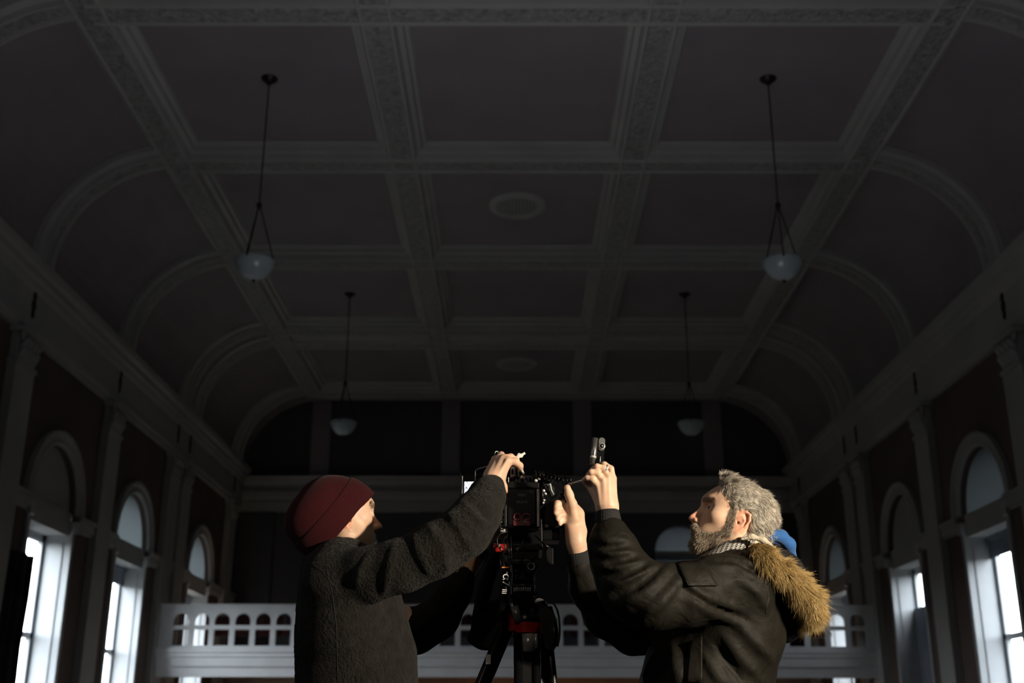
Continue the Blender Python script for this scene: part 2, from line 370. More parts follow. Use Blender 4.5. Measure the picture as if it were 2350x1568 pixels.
for c in ARW:
    win_no[0] += 1; wn = S(empty('window_%d' % win_no[0], (c, YB, ZB0+CZ)))
    t = MB(); t.quad(*[(c+RB*math.cos(math.pi*k/24), YB+.28, ZB+RB*math.sin(math.pi*k/24)+CZ) for k in range(25)]); t.quad((c-RB, YB+.28, 5.40+CZ), (c+RB, YB+.28, 5.40+CZ), (c+RB, YB+.28, ZB+CZ), (c-RB, YB+.28, ZB+CZ)); keep(t.build('tympanum', M_fan2), wn)
    s_ = MB(); s_.box((c-RB, YB-.04, 5.33+CZ), (c+RB, YB+.2, 5.42+CZ)); keep(s_.build('lintel', M_trim), wn)
    s_ = MB(); s_.box((c-RB, YB+.16, 5.14+CZ), (c+RB, YB+.165, 5.34+CZ)); keep(s_.build('sheer_blind', M_sheer), wn)  # sheer strip added to dim the sky showing above the blind
    f_ = MB()
    for (x0, x1, z0, z1) in ((c-RB, c-RB+.1, ZB0, 5.16), (c+RB-.1, c+RB, ZB0, 5.16), (c-RB, c+RB, ZB0, ZB0+.1), (c-.03, c+.03, ZB0, 5.16), (c-RB, c+RB, 3.9, 3.98)): f_.box((x0, YB+.1, z0+CZ), (x1, YB+.18, z1+CZ))
    keep(f_.build('sash_frame', M_jamb), wn)
    g_ = MB(); g_.box((c-RB+.05, YB+.13, ZB0+.05+CZ), (c+RB-.05, YB+.14, 5.16+CZ)); keep(g_.build('pane', M_glass), wn)
    bl = MB(); bl.box((c-RB+.02, YB+.19, ZB0+CZ), (c+RB-.02, YB+.2, 5.16+CZ)); keep(bl.build('roller_blind', M_blind), wn)
S(MB().box((-XW-.8, YN-.2, 0), (XW+.8, YN, 11.6)).build('wall_front', M_wall))
S(MB().box((-XW-.9, YN-.2, 11.7), (XW+.9, YB+1.2, 11.9)).build('wall_roof', M_wall))
we = MB(); y0, y1 = YB+.35, YB+.6
for (x0, x1, z0, z1) in ((-XW-.9, -6.0, 0, 11.9), (-4.3, 4.3, 0, 11.9), (6.0, XW+.9, 0, 11.9), (-6.0, -4.3, 0, 2.6+CZ), (4.3, 6.0, 0, 2.6+CZ), (-6.0, -4.3, 6.3+CZ, 11.9), (4.3, 6.0, 6.3+CZ, 11.9)): we.box((x0, y0, z0), (x1, y1, z1))
S(we.build('wall_end', M_back))
e = MB(); prof = [(0, 6.62), (.10, 6.62), (.10, 6.95), (.07, 6.98), (.07, 7.02), (.16, 7.08), (.18, 7.28), (.06, 7.32), (.06, 7.50), (.22, 7.56), (.26, 7.70), (.3, 7.74), (0, 7.78)]
e.extrude_profile(prof, -XW, XW, lambda p, q2, t: (t, YB-p, q2+CZ)); S(e.build(tname(), M_trim))
for x in (-BI-4.2+0.0, -BI, BI, BX):
    p = MB(); p.box((x-.3, YB-.10, 7.7+CZ), (x+.3, YB, 10.35+CZ)); S(p.build(tname(), M_ceil))
for x in (-8.0, 8.0, -2.7, 2.7):
    p = MB(); p.box((x-.36, YB-.12, 1.9+CZ), (x+.36, YB, 6.62+CZ)); S(p.build(tname(), M_back))
# ---- gallery (balcony)
YF = 28.62; ZD = 1.93
bal = tag(empty('balcony', (0, YF, ZD+CZ)), 'white painted balcony with a pierced arched front across the far end of the hall', 'balcony')
d = MB(); prof = [(0, .0), (.14, 0), (.14, -.10), (.10, -.13), (.10, -.20), (.06, -.23), (.06, -.42), (.0, -.46), (-.02, -.66), (-.3, -.66)]
d.extrude_profile([(p, z) for p, z in prof], -XW+.1, XW-.1, lambda p, z, t: (t, YF-p, ZD+z+CZ))
keep(d.build('fascia', M_balc), bal)
d = MB(); d.box((-XW, YF, ZD-.30+CZ), (XW, YB, ZD-.02+CZ)); d.box((-XW, YF+.25, ZD-.62+CZ), (XW, YF+.6, ZD-.3+CZ)); keep(d.build('deck', M_under), bal)
br = MB(); U = .497; OW = .37; y0, y1 = YF, YF+.09; zb, z1_, z2_, z3_, zt = ZD, ZD+.06, ZD+.44, ZD+.54, ZD+.98
xs = [-8.33+U*k for k in range(34)]
bx = lambda xa, xb, za, zc: br.box((xa, y0, za+CZ), (xb, y1, zc+CZ))
bx(-8.66, 8.66, zb, z1_); bx(-8.66, xs[0], z1_, zt); bx(xs[-1]+OW, 8.66, z1_, zt); bx(xs[0], xs[-1]+OW, z2_, z3_)
for k, x in enumerate(xs):
    if k < len(xs)-1: bx(x+OW, x+U, z1_, z2_); bx(x+OW, x+U, z3_, zt)
    cxx, r, zs = x+OW/2, OW/2, z3_+.10
    K = 10
    for j in range(K):
        a0, a1 = math.pi*j/K, math.pi*(j+1)/K
        xa, za, xb, zc = cxx+r*math.cos(a0), zs+r*math.sin(a0), cxx+r*math.cos(a1), zs+r*math.sin(a1)
        br.quad((xa, y0, za+CZ), (xb, y0, zc+CZ), (xb, y0, zt+CZ), (xa, y0, zt+CZ)); br.quad((xb, y1, zc+CZ), (xa, y1, za+CZ), (xa, y1, zt+CZ), (xb, y1, zt+CZ))
        br.quad((xa, y0, za+CZ), (xa, y1, za+CZ), (xb, y1, zc+CZ), (xb, y0, zc+CZ))
keep(br.build('balustrade', M_balc), bal)
hr = MB(); hr.box((-8.68, YF-.05, zt+CZ), (8.68, YF+.15, zt+.06+CZ)); keep(hr.build('handrail', M_balc), bal)
# seats seen through the balustrade
seat0 = None
for i in range(26):
    x = -7.4+i*.6
    if seat0 is None:
        seat0 = empty('gallery_seat', (x, 29.6, ZD+CZ))
        sb = MB(); sb.box((-.25, -.05, .38), (.25, .4, .48)); sb.build('seat', M_seat, seat0)
        sb = MB(); sb.box((-.25, .38, .45), (.25, .46, .88)); sb.build('backrest', M_seat, seat0)
        o = seat0
    else:
        o = seat0.copy(); C.objects.link(o); o.location = (x, 29.6, ZD+CZ)
        for ch in list(seat0.children): c2 = ch.copy(); C.objects.link(c2); c2.parent = o
    tag(o, 'dark red tip-up seat in the front row behind the balcony rail', 'seat', 'front row seats on the balcony')
# lit doors under the gallery
for i, (xa, xb) in enumerate(((-10.0+.2, -9.2), (9.1, 9.7))): pass
S(MB().box((-XW, YB-.6, 0), (XW, YB-.55, ZD-.31+CZ)).build('wall_lobby', M_under))
for i, px in enumerate((422, 1940)):
    t = P(px, 1557, YB-.66); dn = S(empty('door_%d' % (i+1), (t[0], YB-.62, 0)))
    m = MB()
    for (xa, xb, za, zc) in ((-.50, -.36, 0, t[2]+.1), (.36, .50, 0, t[2]+.1), (-.5, .5, t[2], t[2]+.12), (-.36, .36, 0, .3)): m.box((xa, -.08, za), (xb, 0, zc))
    m.build('door_frame', M_jamb, dn)
    m = MB(); m.box((-.36, -.02, .3), (.36, .01, t[2])); m.build('door_glass', mat('daylit_frosted_glass', (.8, .85, .9), .4, emit=((.85, .95, 1.0), 2.2)), dn)
# ---- ceiling grilles
for yy, lab in ((21.55, 'round white ceiling grille in the nearer centre bay, above the two raised hands'), (32.3, 'round ceiling grille in the farthest centre bay near the end wall')):
    g = tag(empty('ceiling_vent', (0.0, yy, ZP+CZ)), lab, 'vent', 'round ceiling grilles')
    m = MB(); m.lathe([(.40, -.015), (.42, -.06), (.48, -.075), (.55, -.06), (.60, -.03), (.61, 0)], 40); m.build('rim', M_trim, g)
    m = MB(); m.lathe([(0.001, -.008), (.41, -.008)], 32); m.build('backing', M_hole, g)
    m = MB()
    for k in range(-5, 6):
        h = math.sqrt(.41**2-(k*.072)**2); m.box((k*.072-.012, -h, -.035), (k*.072+.012, h, -.02)); m.box((-h, k*.072-.012, -.033), (h, k*.072+.012, -.018))
    m.build('grille', M_trim, g)
# ---- pendant bowls
def pendant(x, y, rim, label):
    g = tag(empty('pendant_lamp', (x, y, ZP+CZ)), label, 'lamp', 'glass bowl pendant lamps')
    top = 0; zr = rim-ZP; ring = zr+.95
    m = MB(); m.lathe([(.001, -.10), (.05, -.10), (.07, -.05), (.13, -.03), (.14, 0)], 20); m.build('ceiling_rose', M_lampmetal, g)
    m = MB(); m.tube([(0, 0, -.05), (0, 0, ring)], .012, 6); m.lathe([(.001, ring+.08), (.035, ring+.05), (.05, ring), (.03, ring-.04), (.001, ring-.07)], 14); m.build('stem', M_lampmetal, g)
    for k in range(3):
        an = k*2*math.pi/3+.35; m = MB(); m.tube([(0.02*math.cos(an), 0.02*math.sin(an), ring-.02), (.30*math.cos(an), .30*math.sin(an), zr)], .011, 6)
        m.lathe([(.001, .03), (.022, 0), (.001, -.03)], 8, Matrix.Translation((.315*math.cos(an), .315*math.sin(an), zr-.02))); m.build('chain', M_lampmetal, g)
    m = MB(); R_ = .31; prof = [(R_, zr), (R_+.012, zr-.02), (R_*.95, zr-.10), (R_*.78, zr-.20), (R_*.5, zr-.28), (R_*.2, zr-.315), (.001, zr-.32)]
    m.lathe(prof, 32); m.lathe([(r-.008 if r > .02 else r, z+.008) for r, z in prof], 32); m.build('bowl', M_glassbowl, g)
    m = MB(); m.lathe([(.001, zr-.37), (.02, zr-.35), (.03, zr-.325), (.001, zr-.31)], 10); m.build('finial', M_lampmetal, g)
pendant(-4.14, 16.7, 7.02, 'pendant lamp with milky glass bowl hanging nearest on the left')
pendant(4.14, 16.7, 7.02, 'pendant lamp with milky glass bowl hanging nearest on the right')
pendant(-4.14, 26.6, 7.02, 'small looking pendant bowl far back above the man in the beanie')
pendant(4.14, 26.6, 7.02, 'small looking pendant bowl far back above the bearded man')
# ---- black drape in the near left window
dr = MB(); cols = []
for k in range(40):
    t = k/39; y = 19.72+t*.78; cols.append((-8.62-.07*math.sin(t*26)-.03*math.sin(t*11), y))
for zz0, zz1 in ((2.95, 2.2), (2.2, 1.4), (1.4, -CZ+.02)):
    f0, f1 = {2.95: (.0, 0), 2.2: (0, .08), 1.4: (.08, -.02)}[zz0]
    for (xa, ya), (xb, yb) in zip(cols[:-1], cols[1:]):
        dr.quad((xa, ya-f0, zz0+CZ), (xb, yb-f0, zz0+CZ), (xb, yb-f1, zz1+CZ), (xa, ya-f1, zz1+CZ)); dr.smooth[-1] = True
o = dr.build('drape', M_drape); md = o.modifiers.new('t', 'SOLIDIFY'); md.thickness = .01
tag(o, 'black drape hanging before the bright window at the far left', 'curtain')
# ================================================================ SDF SCULPTING
class Field:
    """a signed distance field on a grid, sculpted with smooth unions and cut into one mesh"""
    def __init__(s, lo, hi, h):
        s.h = h; s.lo = np.array(lo, np.float32); n = np.ceil((np.array(hi)-np.array(lo))/h).astype(int)+1
        s.ax = [s.lo[i]+h*np.arange(n[i], dtype=np.float32) for i in range(3)]
        s.d = np.full(tuple(n), .2, np.float32); s.rot = None
    def sub(s, lo, hi, pad):
        sl = []
        for i in range(3):
            a = int(max(0, math.floor((lo[i]-pad-s.lo[i])/s.h))); b = int(min(len(s.ax[i]), math.ceil((hi[i]+pad-s.lo[i])/s.h)+1))
            if b <= a: return None, None
            sl.append(slice(a, b))
        g = np.stack(np.meshgrid(s.ax[0][sl[0]], s.ax[1][sl[1]], s.ax[2][sl[2]], indexing='ij'), -1)
        return tuple(sl), g
    def comb(s, sl, e, k, op='add'):
        a = s.d[sl]
        if op == 'cut': a = -a
        k = max(k, 1e-5); hh = np.maximum(k-np.abs(a-e), 0)/k; r = np.minimum(a, e)-hh*hh*k/4
        s.d[sl] = -r if op == 'cut' else r
    def cone(s, a, b, ra, rb, k=.01, op='add', flat=1.0, axis=None):
        a = np.array(a, np.float32); b = np.array(b, np.float32); r = max(ra, rb)
        sl, g = s.sub(np.minimum(a, b)-r, np.maximum(a, b)+r, k+3*s.h)
        if sl is None: return s
        ba = b-a; L = float(ba@ba)+1e-12; pa = g-a; t = np.clip(pa@ba/L, 0, 1)
        q = pa-t[..., None]*ba
        if axis is not None:
            ax = np.array(axis, np.float32); ax /= np.linalg.norm(ax); c = q@ax; q = q+ax*(c*(1/flat-1))[..., None]
        dd = np.sqrt((q*q).sum(-1))-(ra+(rb-ra)*t)
        if axis is not None: dd = dd*min(1, flat*1.2)
        s.comb(sl, dd, k, op); return s
    def chain(s, pts, rs, k=.01, **kw):
        for i in range(len(pts)-1): s.cone(pts[i], pts[i+1], rs[i], rs[i+1], k, **kw)
        return s
    def ell(s, c, r, R=None, k=.01, op='add'):
        c = np.array(c, np.float32); r = np.array(r, np.float32); m = r.max()
        sl, g = s.sub(c-m, c+m, k+3*s.h)
        if sl is None: return s
        p = g-c
        if R is not None: p = p@np.array(R, np.float32)          # columns of R are the ellipsoid's axes
        k0 = np.sqrt(((p/r)**2).sum(-1)); k1 = np.sqrt(((p/(r*r))**2).sum(-1))+1e-6
        s.comb(sl, k0*(k0-1)/k1, k, op); return s
    def box(s, c, hs, R=None, rd=.004, k=.005, op='add'):
        c = np.array(c, np.float32); hs = np.array(hs, np.float32); m = np.linalg.norm(hs)
        sl, g = s.sub(c-m, c+m, k+3*s.h)
        if sl is None: return s
        p = g-c
        if R is not None: p = p@np.array(R, np.float32)
        q = np.abs(p)-hs+rd
        e = np.sqrt((np.maximum(q, 0)**2).sum(-1))+np.minimum(q.max(-1), 0)-rd
        s.comb(sl, e, k, op); return s
    def plane(s, p0, nrm, k=.004):
        """cut away what lies on the side nrm points to"""
        g = np.stack(np.meshgrid(*s.ax, indexing='ij'), -1); n_ = np.array(nrm, np.float32); n_ /= np.linalg.norm(n_)
        e = (g-np.array(p0, np.float32))@n_
        a = s.d; hh = np.maximum(k-np.abs(a-e), 0)/k; s.d = np.maximum(a, e)+hh*hh*k/4; return s
    def noise(s, amp, freq, seed=0, oct=2, warp=1.0, stretch=(1, 1, 1)):
        g = np.stack(np.meshgrid(*s.ax, indexing='ij'), -1)*np.array(stretch, np.float32)*freq
        rs = np.random.RandomState(seed); out = np.zeros(s.d.shape, np.float32); a = 1.0
        for o in range(oct):
            acc = np.zeros_like(out)
            for _ in range(4):
                v = rs.normal(size=3).astype(np.float32); v /= np.linalg.norm(v); ph = rs.rand()*6.28; v2 = rs.normal(size=3).astype(np.float32); v2/= np.linalg.norm(v2)
                acc += np.sin(g@v*6.28+ph+warp*np.sin(g@v2*3.1+ph*2))
            out += acc/4*a; a *= .5; g = g*2.03
        near = np.abs(s.d) < .12
        s.d = s.d+np.where(near, out*amp, 0).astype(np.float32); return s
    def mesh(s, name=None):
        d = s.d; neg = d < 0; n = np.array(d.shape)
        c = neg[:-1, :-1, :-1].astype(np.int8)
        cnt = np.zeros(tuple(n-1), np.int8)
        for i in (0, 1):
            for j in (0, 1):
                for k in (0, 1): cnt += neg[i:n[0]-1+i, j:n[1]-1+j, k:n[2]-1+k]
        act = (cnt > 0) & (cnt < 8); idx = np.full(act.shape, -1, np.int64); cells = np.argwhere(act); idx[act] = np.arange(len(cells))
        acc = np.zeros((len(cells), 3)); w_ = np.zeros(len(cells)); I, J, K = cells.T
        corners = [(i, j, k) for i in (0, 1) for j in (0, 1) for k in (0, 1)]
        val = {cr: d[I+cr[0], J+cr[1], K+cr[2]] for cr in corners}
        for a in corners:
            for ax in range(3):
                if a[ax]: continue
                b = list(a); b[ax] = 1; b = tuple(b); va, vb = val[a], val[b]; m = (va < 0) != (vb < 0)
                t = np.where(m, va/(va-vb+1e-12), 0); p = np.array(a, float)[None, :].repeat(len(cells), 0); p[:, ax] += t
                acc[m] += p[m]; w_[m] += 1
        V = (cells+acc/np.maximum(w_, 1)[:, None])*s.h+s.lo
        F = []
        for ax in range(3):
            sl0 = [slice(None)]*3; sl1 = [slice(None)]*3; sl0[ax] = slice(0, -1); sl1[ax] = slice(1, None)
            a = neg[tuple(sl0)]; b = neg[tuple(sl1)]; e = a != b
            o1, o2 = (ax+1) % 3, (ax+2) % 3
            E = np.argwhere(e); E = E[(E[:, o1] > 0) & (E[:, o2] > 0) & (E[:, o1] < n[o1]-1) & (E[:, o2] < n[o2]-1)]
            fl = a[tuple(E.T)]
            def at(d1, d2):
                q = E.copy(); q[:, o1] -= d1; q[:, o2] -= d2; return idx[tuple(q.T)]
            qd = np.stack([at(1, 1), at(0, 1), at(0, 0), at(1, 0)], 1)
            qd[~fl] = qd[~fl][:, ::-1]; F.append(qd)
        F = np.concatenate(F); F = F[(F >= 0).all(1)]
        return V, F
def smooth_vf(V, F, it=1, lam=.5):
    for _ in range(it):
        acc = np.zeros_like(V); c = np.zeros(len(V))
        for k in range(4):
            a, b = F[:, k], F[:, (k+1) % 4]
            np.add.at(acc, a, V[b]); np.add.at(c, a, 1); np.add.at(acc, b, V[a]); np.add.at(c, b, 1)
        V = V+(acc/np.maximum(c, 1)[:, None]-V)*lam
    return V
def vf_mesh(name, VF, m, parent=None, sm=1):
    if not isinstance(VF, list): VF = [VF]
    Vs, Fs, off = [], [], 0
    for V, F in VF:
        if sm: V = smooth_vf(V, F, sm)
        Vs.append(V); Fs.append(F+off); off += len(V)
    V = np.concatenate(Vs); F = np.concatenate(Fs)
    me = bpy.data.meshes.new(name); me.vertices.add(len(V)); me.vertices.foreach_set('co', V.astype(np.float32).ravel())
    me.loops.add(F.size); me.loops.foreach_set('vertex_index', F.astype(np.int32).ravel())
    me.polygons.add(len(F)); me.polygons.foreach_set('loop_start', np.arange(0, F.size, 4, dtype=np.int32)); me.polygons.foreach_set('loop_total', np.full(len(F), 4, np.int32))
    me.polygons.foreach_set('use_smooth', np.ones(len(F), bool)); me.update(calc_edges=True); me.validate()
    o = bpy.data.objects.new(name, me); C.objects.link(o); me.materials.append(m)
    if parent: keep(o, parent)
    return o
def paint(o, fn, attr='tint'):
    """a colour attribute from vertex positions: real changes of colour on the thing (lips, knit rows, strands)"""
    me = o.data; n = len(me.vertices); co = np.zeros(n*3, np.float32); me.vertices.foreach_get('co', co); co = co.reshape(-1, 3)+np.array(o.location, np.float32)
    if o.parent: co = co+np.array(o.parent.location, np.float32)
    col = np.ones((n, 4), np.float32); col[:, :3] = fn(co); a = me.color_attributes.new(attr, 'FLOAT_COLOR', 'POINT'); a.data.foreach_set('color', col.ravel())
def strands(name, roots, dirs, length, width, m, parent, seed=1, curl=.3, droop=(0, 0, 0), segs=4, tint=None, clump=0.0):
    """thin tapered blades of hair as one mesh"""
    rs = np.random.RandomState(seed); n = len(roots); L = length*(.6+.8*rs.rand(n)) if np.isscalar(length) else np.array(length)
    dirs = dirs+rs.normal(size=(n, 3))*curl*.35; dirs /= np.linalg.norm(dirs, axis=1)[:, None]
    bend = rs.normal(size=(n, 3))*curl*.5+np.array(droop)
    side = np.cross(dirs, rs.normal(size=(n, 3))); side /= np.linalg.norm(side, axis=1)[:, None]+1e-9
    side2 = np.cross(dirs, side)
    V = np.zeros((n, segs+1, 3, 3))
    for j in range(segs+1):
        t = j/segs; c = roots+dirs*(L*t)[:, None]+bend*(L*t*t)[:, None]; wd = width*(1-t**1.5*.92)
        for q in range(3):
            an = q*2.094; V[:, j, q] = c+(side*math.cos(an)+side2*math.sin(an))*wd
    V = V.reshape(-1, 3); base = (np.arange(n)*(segs+1)*3)[:, None]; F = []
    for j in range(segs):
        for q in range(3):
            a = j*3+q; b = j*3+(q+1) % 3; F.append(np.stack([base[:, 0]+a, base[:, 0]+b, base[:, 0]+b+3, base[:, 0]+a+3], 1))
    F = np.concatenate(F); o = vf_mesh(name, (V, F), m, parent, sm=0)
    r = rs.rand(n); me = o.data; me.validate()
    col = np.ones((n, (segs+1)*3, 4), np.float32)
    tt = np.repeat(np.arange(segs+1)/segs, 3)
    if tint is not None: col[:, :, :3] = tint(r, tt, roots)
    a = me.color_attributes.new('tint', 'FLOAT_COLOR', 'POINT')
    if len(me.vertices) == n*(segs+1)*3: a.data.foreach_set('color', col.ravel())
    return o
def mat_tint(name, rough=.6, sheen=0, spec=.4, bump=None, bscale=100, bdist=.001, sss=0, trans=0):
    m = bpy.data.materials.new(name); m.use_nodes = True; nt = m.node_tree; b = nt.nodes['Principled BSDF']
    a = nt.nodes.new('ShaderNodeVertexColor'); a.layer_name = 'tint'; nt.links.new(a.outputs[0], b.inputs['Base Color'])
    b.inputs['Roughness'].default_value = rough; b.inputs['Specular IOR Level'].default_value = spec; b.inputs['Sheen Weight'].default_value = sheen
    if sss: b.inputs['Subsurface Weight'].default_value = sss; b.inputs['Subsurface Radius'].default_value = (.012, .004, .002); b.inputs['Subsurface Scale'].default_value = .5
    if bump:
        tc = nt.nodes.new('ShaderNodeTexCoord'); t = nt.nodes.new('ShaderNodeTexNoise'); t.inputs['Scale'].default_value = bscale; t.inputs['Detail'].default_value = 6; nt.links.new(tc.outputs['Object'], t.inputs['Vector'])
        bp = nt.nodes.new('ShaderNodeBump'); bp.inputs['Strength'].default_value = bump; bp.inputs['Distance'].default_value = bdist; nt.links.new(t.outputs[0], bp.inputs['Height']); nt.links.new(bp.outputs[0], b.inputs['Normal'])
    return m
PX = 1.17e-3                                # metres per photo pixel where the two men stand
class Head:
    """a man's head in its own frame: x forward, y to his left, z up, origin between the ear canals"""
    def __init__(s, o, fwd, up, sc=1.0):
        f = np.array(fwd, float); f /= np.linalg.norm(f); u = np.array(up, float); u -= f*(u@f); u /= np.linalg.norm(u); y = np.cross(u, f)
        s.o = np.array(o, float); s.R = np.stack([f, y, u], 1); s.sc = sc
    def w(s, x, y, z): return s.o+s.R@(np.array([x, y, z])*s.sc)
    def loc(s, p): return (p-s.o)@s.R/s.sc
def sculpt_head(H, ears=(1, -1), jaw_w=1.0, top=.086, eo=(0, 0)):
    lo = H.o-.19; hi = H.o+.19; f = Field(lo, hi, .0026); W = H.w; k = H.sc; R = H.R
    E = lambda c, r, kk=.02, op='add', RR=None: f.ell(W(*c), np.array(r)*k, R if RR is None else R@RR, kk, op)
    Cn = lambda a, b, ra, rb, kk=.01, op='add', **kw: f.cone(W(*a), W(*b), ra*k, rb*k, kk, op, **kw)
    E((-.014, 0, .050), (.098, .076, top)); E((.040, 0, .048), (.056, .064, top-.032), .03)
    E((.040, 0, -.010), (.052, .060, .072), .035)
    for s2 in (1, -1):
        Cn((.000, .054*s2*jaw_w, -.045), (.070, .022*s2, -.090), .017, .015, .035)
        Cn((-.005, .062*s2, .000), (.000, .056*s2*jaw_w, -.05), .018, .016, .03)
        E((.060, .043*s2, -.004), (.022, .020, .018), .025)
    E((.083, 0, -.088), (.018, .022, .018), .022)
    E((.074, 0, -.050), (.028, .036, .034), .025)
    Cn((.084, -.030, .040), (.084, .030, .040), .011, .011, .018); E((.092, 0, .044), (.01, .02, .012), .02)
    # nose
    Cn((.090, 0, .026), (.116, 0, -.013), .0085, .0095, .014); E((.1195, 0, -.0205), (.0118, .0108, .0092), .008)
    for s2 in (1, -1): E((.107, .0135*s2, -.024), (.0115, .0070, .0085), .006)
    Cn((.100, 0, -.028), (.112, 0, -.030), .006, .006, .006)
    for s2 in (1, -1): E((.110, .0070*s2, -.0320), (.0060, .0034, .0045), .003, 'cut')
    # eye sockets and lids
    for s2 in (1, -1):
        E((.094, .032*s2, .019), (.015, .019, .013), .014, 'cut')
        E((.0775, .0315*s2, .018), (.0140, .0140, .0128), .004)
        E((.0895, .0345*s2, .0172), (.0085, .0120, .0036), .0025, 'cut')
    # mouth
    Cn((.094, -.020, -.0505), (.1035, 0, -.0470), .0050, .0062, .006); Cn((.094, .020, -.0505), (.1035, 0, -.0470), .0050, .0062, .006)
    Cn((.092, -.018, -.0590), (.1005, 0, -.0595), .0050, .0070, .006); Cn((.092, .018, -.0590), (.1005, 0, -.0595), .0050, .0070, .006)
    Cn((.096, -.024, -.0535), (.109, 0, -.0532), .0012, .0014, .002, 'cut'); Cn((.096, .024, -.0535), (.109, 0, -.0532), .0012, .0014, .002, 'cut')
    E((.096, 0, -.074), (.008, .02, .006), .008, 'cut')
    # ears
    for s2 in ears:
        t = np.array([[1, 0, 0], [0, 1, 0], [0, 0, 1]], float)
        out = [(x*1.18, z*1.12) for x, z in ((.004, .0), (.001, .018), (-.006, .031), (-.016, .035), (-.025, .029), (-.027, .014), (-.022, -.002), (-.014, -.014), (-.006, -.024), (.001, -.023), (.003, -.012))]
        yo = lambda x: .0735+(-x)*.42
        W0 = W; W = lambda x, y, z: W0(x+eo[0], y, z+eo[1])
        pts = [W(x, s2*yo(x), z) for x, z in out]
        f.chain(pts, [.0034*k, .0036*k, .0040*k, .0042*k, .0042*k, .0040*k, .0038*k, .0042*k, .0058*k, .0048*k, .0036*k], .003)
        for (x, z, rx, rz) in ((-.014, .012, .011, .018), (-.008, -.010, .008, .012)):
            RR = np.array([[math.cos(.4), -s2*-math.sin(.4), 0], [s2*-math.sin(.4), math.cos(.4), 0], [0, 0, 1]]); f.ell(W(x, s2*(yo(x)-.004), z), np.array([rx, .003, rz])*k, R@RR, .003)
        f.chain([W(-.002, s2*.078, .016), W(-.013, s2*.083, .020), W(-.019, s2*.085, .012), W(-.014, s2*.082, -.004)], [.002*k, .0026*k, .0026*k, .002*k], .003)
        W = W0; E((-.006+eo[0], .074*s2, .002+eo[1]), (.0075, .006, .009), .003, 'cut'); E((.003+eo[0], .0745*s2, .001+eo[1]), (.004, .005, .006), .003)
    return f
def eyeball(H, s2, gaze, parent):
    c = H.w(.0772, .0318*s2, .0178); r = .0124*H.sc
    b = MB(); n = 20; prof = [(r*math.sin(math.pi*i/14), r*math.cos(math.pi*i/14)) for i in range(15)]
    prof[0] = (.00001, r); prof[-1] = (.00001, -r)
    g = Vector(gaze).normalized(); b.lathe(prof, n, Matrix.Translation(Vector(c)) @ g.to_track_quat('Z', 'Y').to_matrix().to_4x4())
    o = b.build('eye', mat_tint('eye', .12, spec=.6) if 'eye' not in bpy.data.materials else bpy.data.materials['eye'])
    keep(o, parent); gg = np.array(g)
    def fn(p):
        a = ((p-c)/r)@gg; out = np.full((len(p), 3), .72); out[a > .86] = (.10, .13, .15); out[a > .965] = (.005, .005, .005); return out
    paint(o, fn); return o
M_skin = mat_tint('skin', .45, spec=.35, bump=.25, bscale=420, bdist=.0008, sss=.25)
# ================================================================ THE TWO MEN
def vnormals(V, F):
    a = np.cross(V[F[:, 2]]-V[F[:, 0]], V[F[:, 3]]-V[F[:, 1]]); N = np.zeros_like(V)
    for k in range(4): np.add.at(N, F[:, k], a)
    return N/(np.linalg.norm(N, axis=1)[:, None]+1e-12)
def PP(*t): return [P(*q) for q in t]
def sleeve(f, pts, k=.03):
    """pts: (px, py, Y, radius in photo pixels)"""
    c = [P(a, b, y) for a, b, y, r in pts]; f.chain(c, [r*PX for *_, r in pts], k)
def folds(f, lines, r=.006, depth=.006, k=.012, op='add'):
    for pts in lines:
        c = [P(*q) for q in pts]; f.chain(c, [r*.4]+[r]*(len(c)-2)+[r*.4], k, op=op)
from mathutils.bvhtree import BVHTree
def surf(obj, px, py, off=.0):
    """where the surface of obj lies in direction px, py; off lifts it towards the viewer"""
    me = obj.data; M = Matrix.Translation(wloc(obj))
    if obj.name not in _bvh:
        _bvh[obj.name] = BVHTree.FromPolygons([M @ v.co for v in me.vertices], [tuple(p.vertices) for p in me.polygons])
    d = Vector(P(px, py, 1.0)-CAMP).normalized(); h = _bvh[obj.name].ray_cast(Vector(CAMP), d)
    if h[0] is None: return None
    return np.array(h[0]-d*off)
_bvh = {}
def folds_on(f, lines, cut=False):
    """ridges (or creases) that follow the surface sculpted so far along lines seen in the photo"""
    V, F = f.mesh(); T = BVHTree.FromPolygons(V.tolist(), F.tolist())
    for pix, r in lines:
        pts = []
        pix2 = [(a[0]+(b[0]-a[0])*t, a[1]+(b[1]-a[1])*t) for a, b in zip(pix[:-1], pix[1:]) for t in (0, .25, .5, .75)]+[pix[-1]]
        for x, y in pix2:
            d = Vector(P(x, y, 1.0)-CAMP).normalized(); h = T.ray_cast(Vector(CAMP), d)
            if h[0] is not None: pts.append(np.array(h[0])-np.array(h[1])*(r*(0 if cut else .45))*(1 if Vector(h[1]).dot(d) < 0 else -1))
        if len(pts) < 3: continue
        n_ = len(pts); rs_ = [r*(.25+.75*math.sin(math.pi*(i+.3)/(n_-.4))) for i in range(n_)]
        f.chain(pts, rs_, .016 if not cut else .010, op='cut' if cut else 'add')
def seam(name, obj, pix, m, parent, r=.0016, off=.0):
    dense = []
    for a, b in zip(pix[:-1], pix[1:]):
        for t in np.linspace(0, 1, 7)[:-1]: dense.append((a[0]+(b[0]-a[0])*t, a[1]+(b[1]-a[1])*t))
    dense.append(pix[-1]); pts = [surf(obj, x, y, off) for x, y in dense]; pts = [p for p in pts if p is not None]
    if len(pts) > 2: return keep(MB().tube(pts, r, 6).build(name, m), parent)
M_fleece = mat('charcoal_curly_fleece', (.014, .0130, .0112), .95, var=.22, vscale=40, bump=1.0, bscale=70, bdist=.010, btype='warp', spec=.08, sheen=.05)
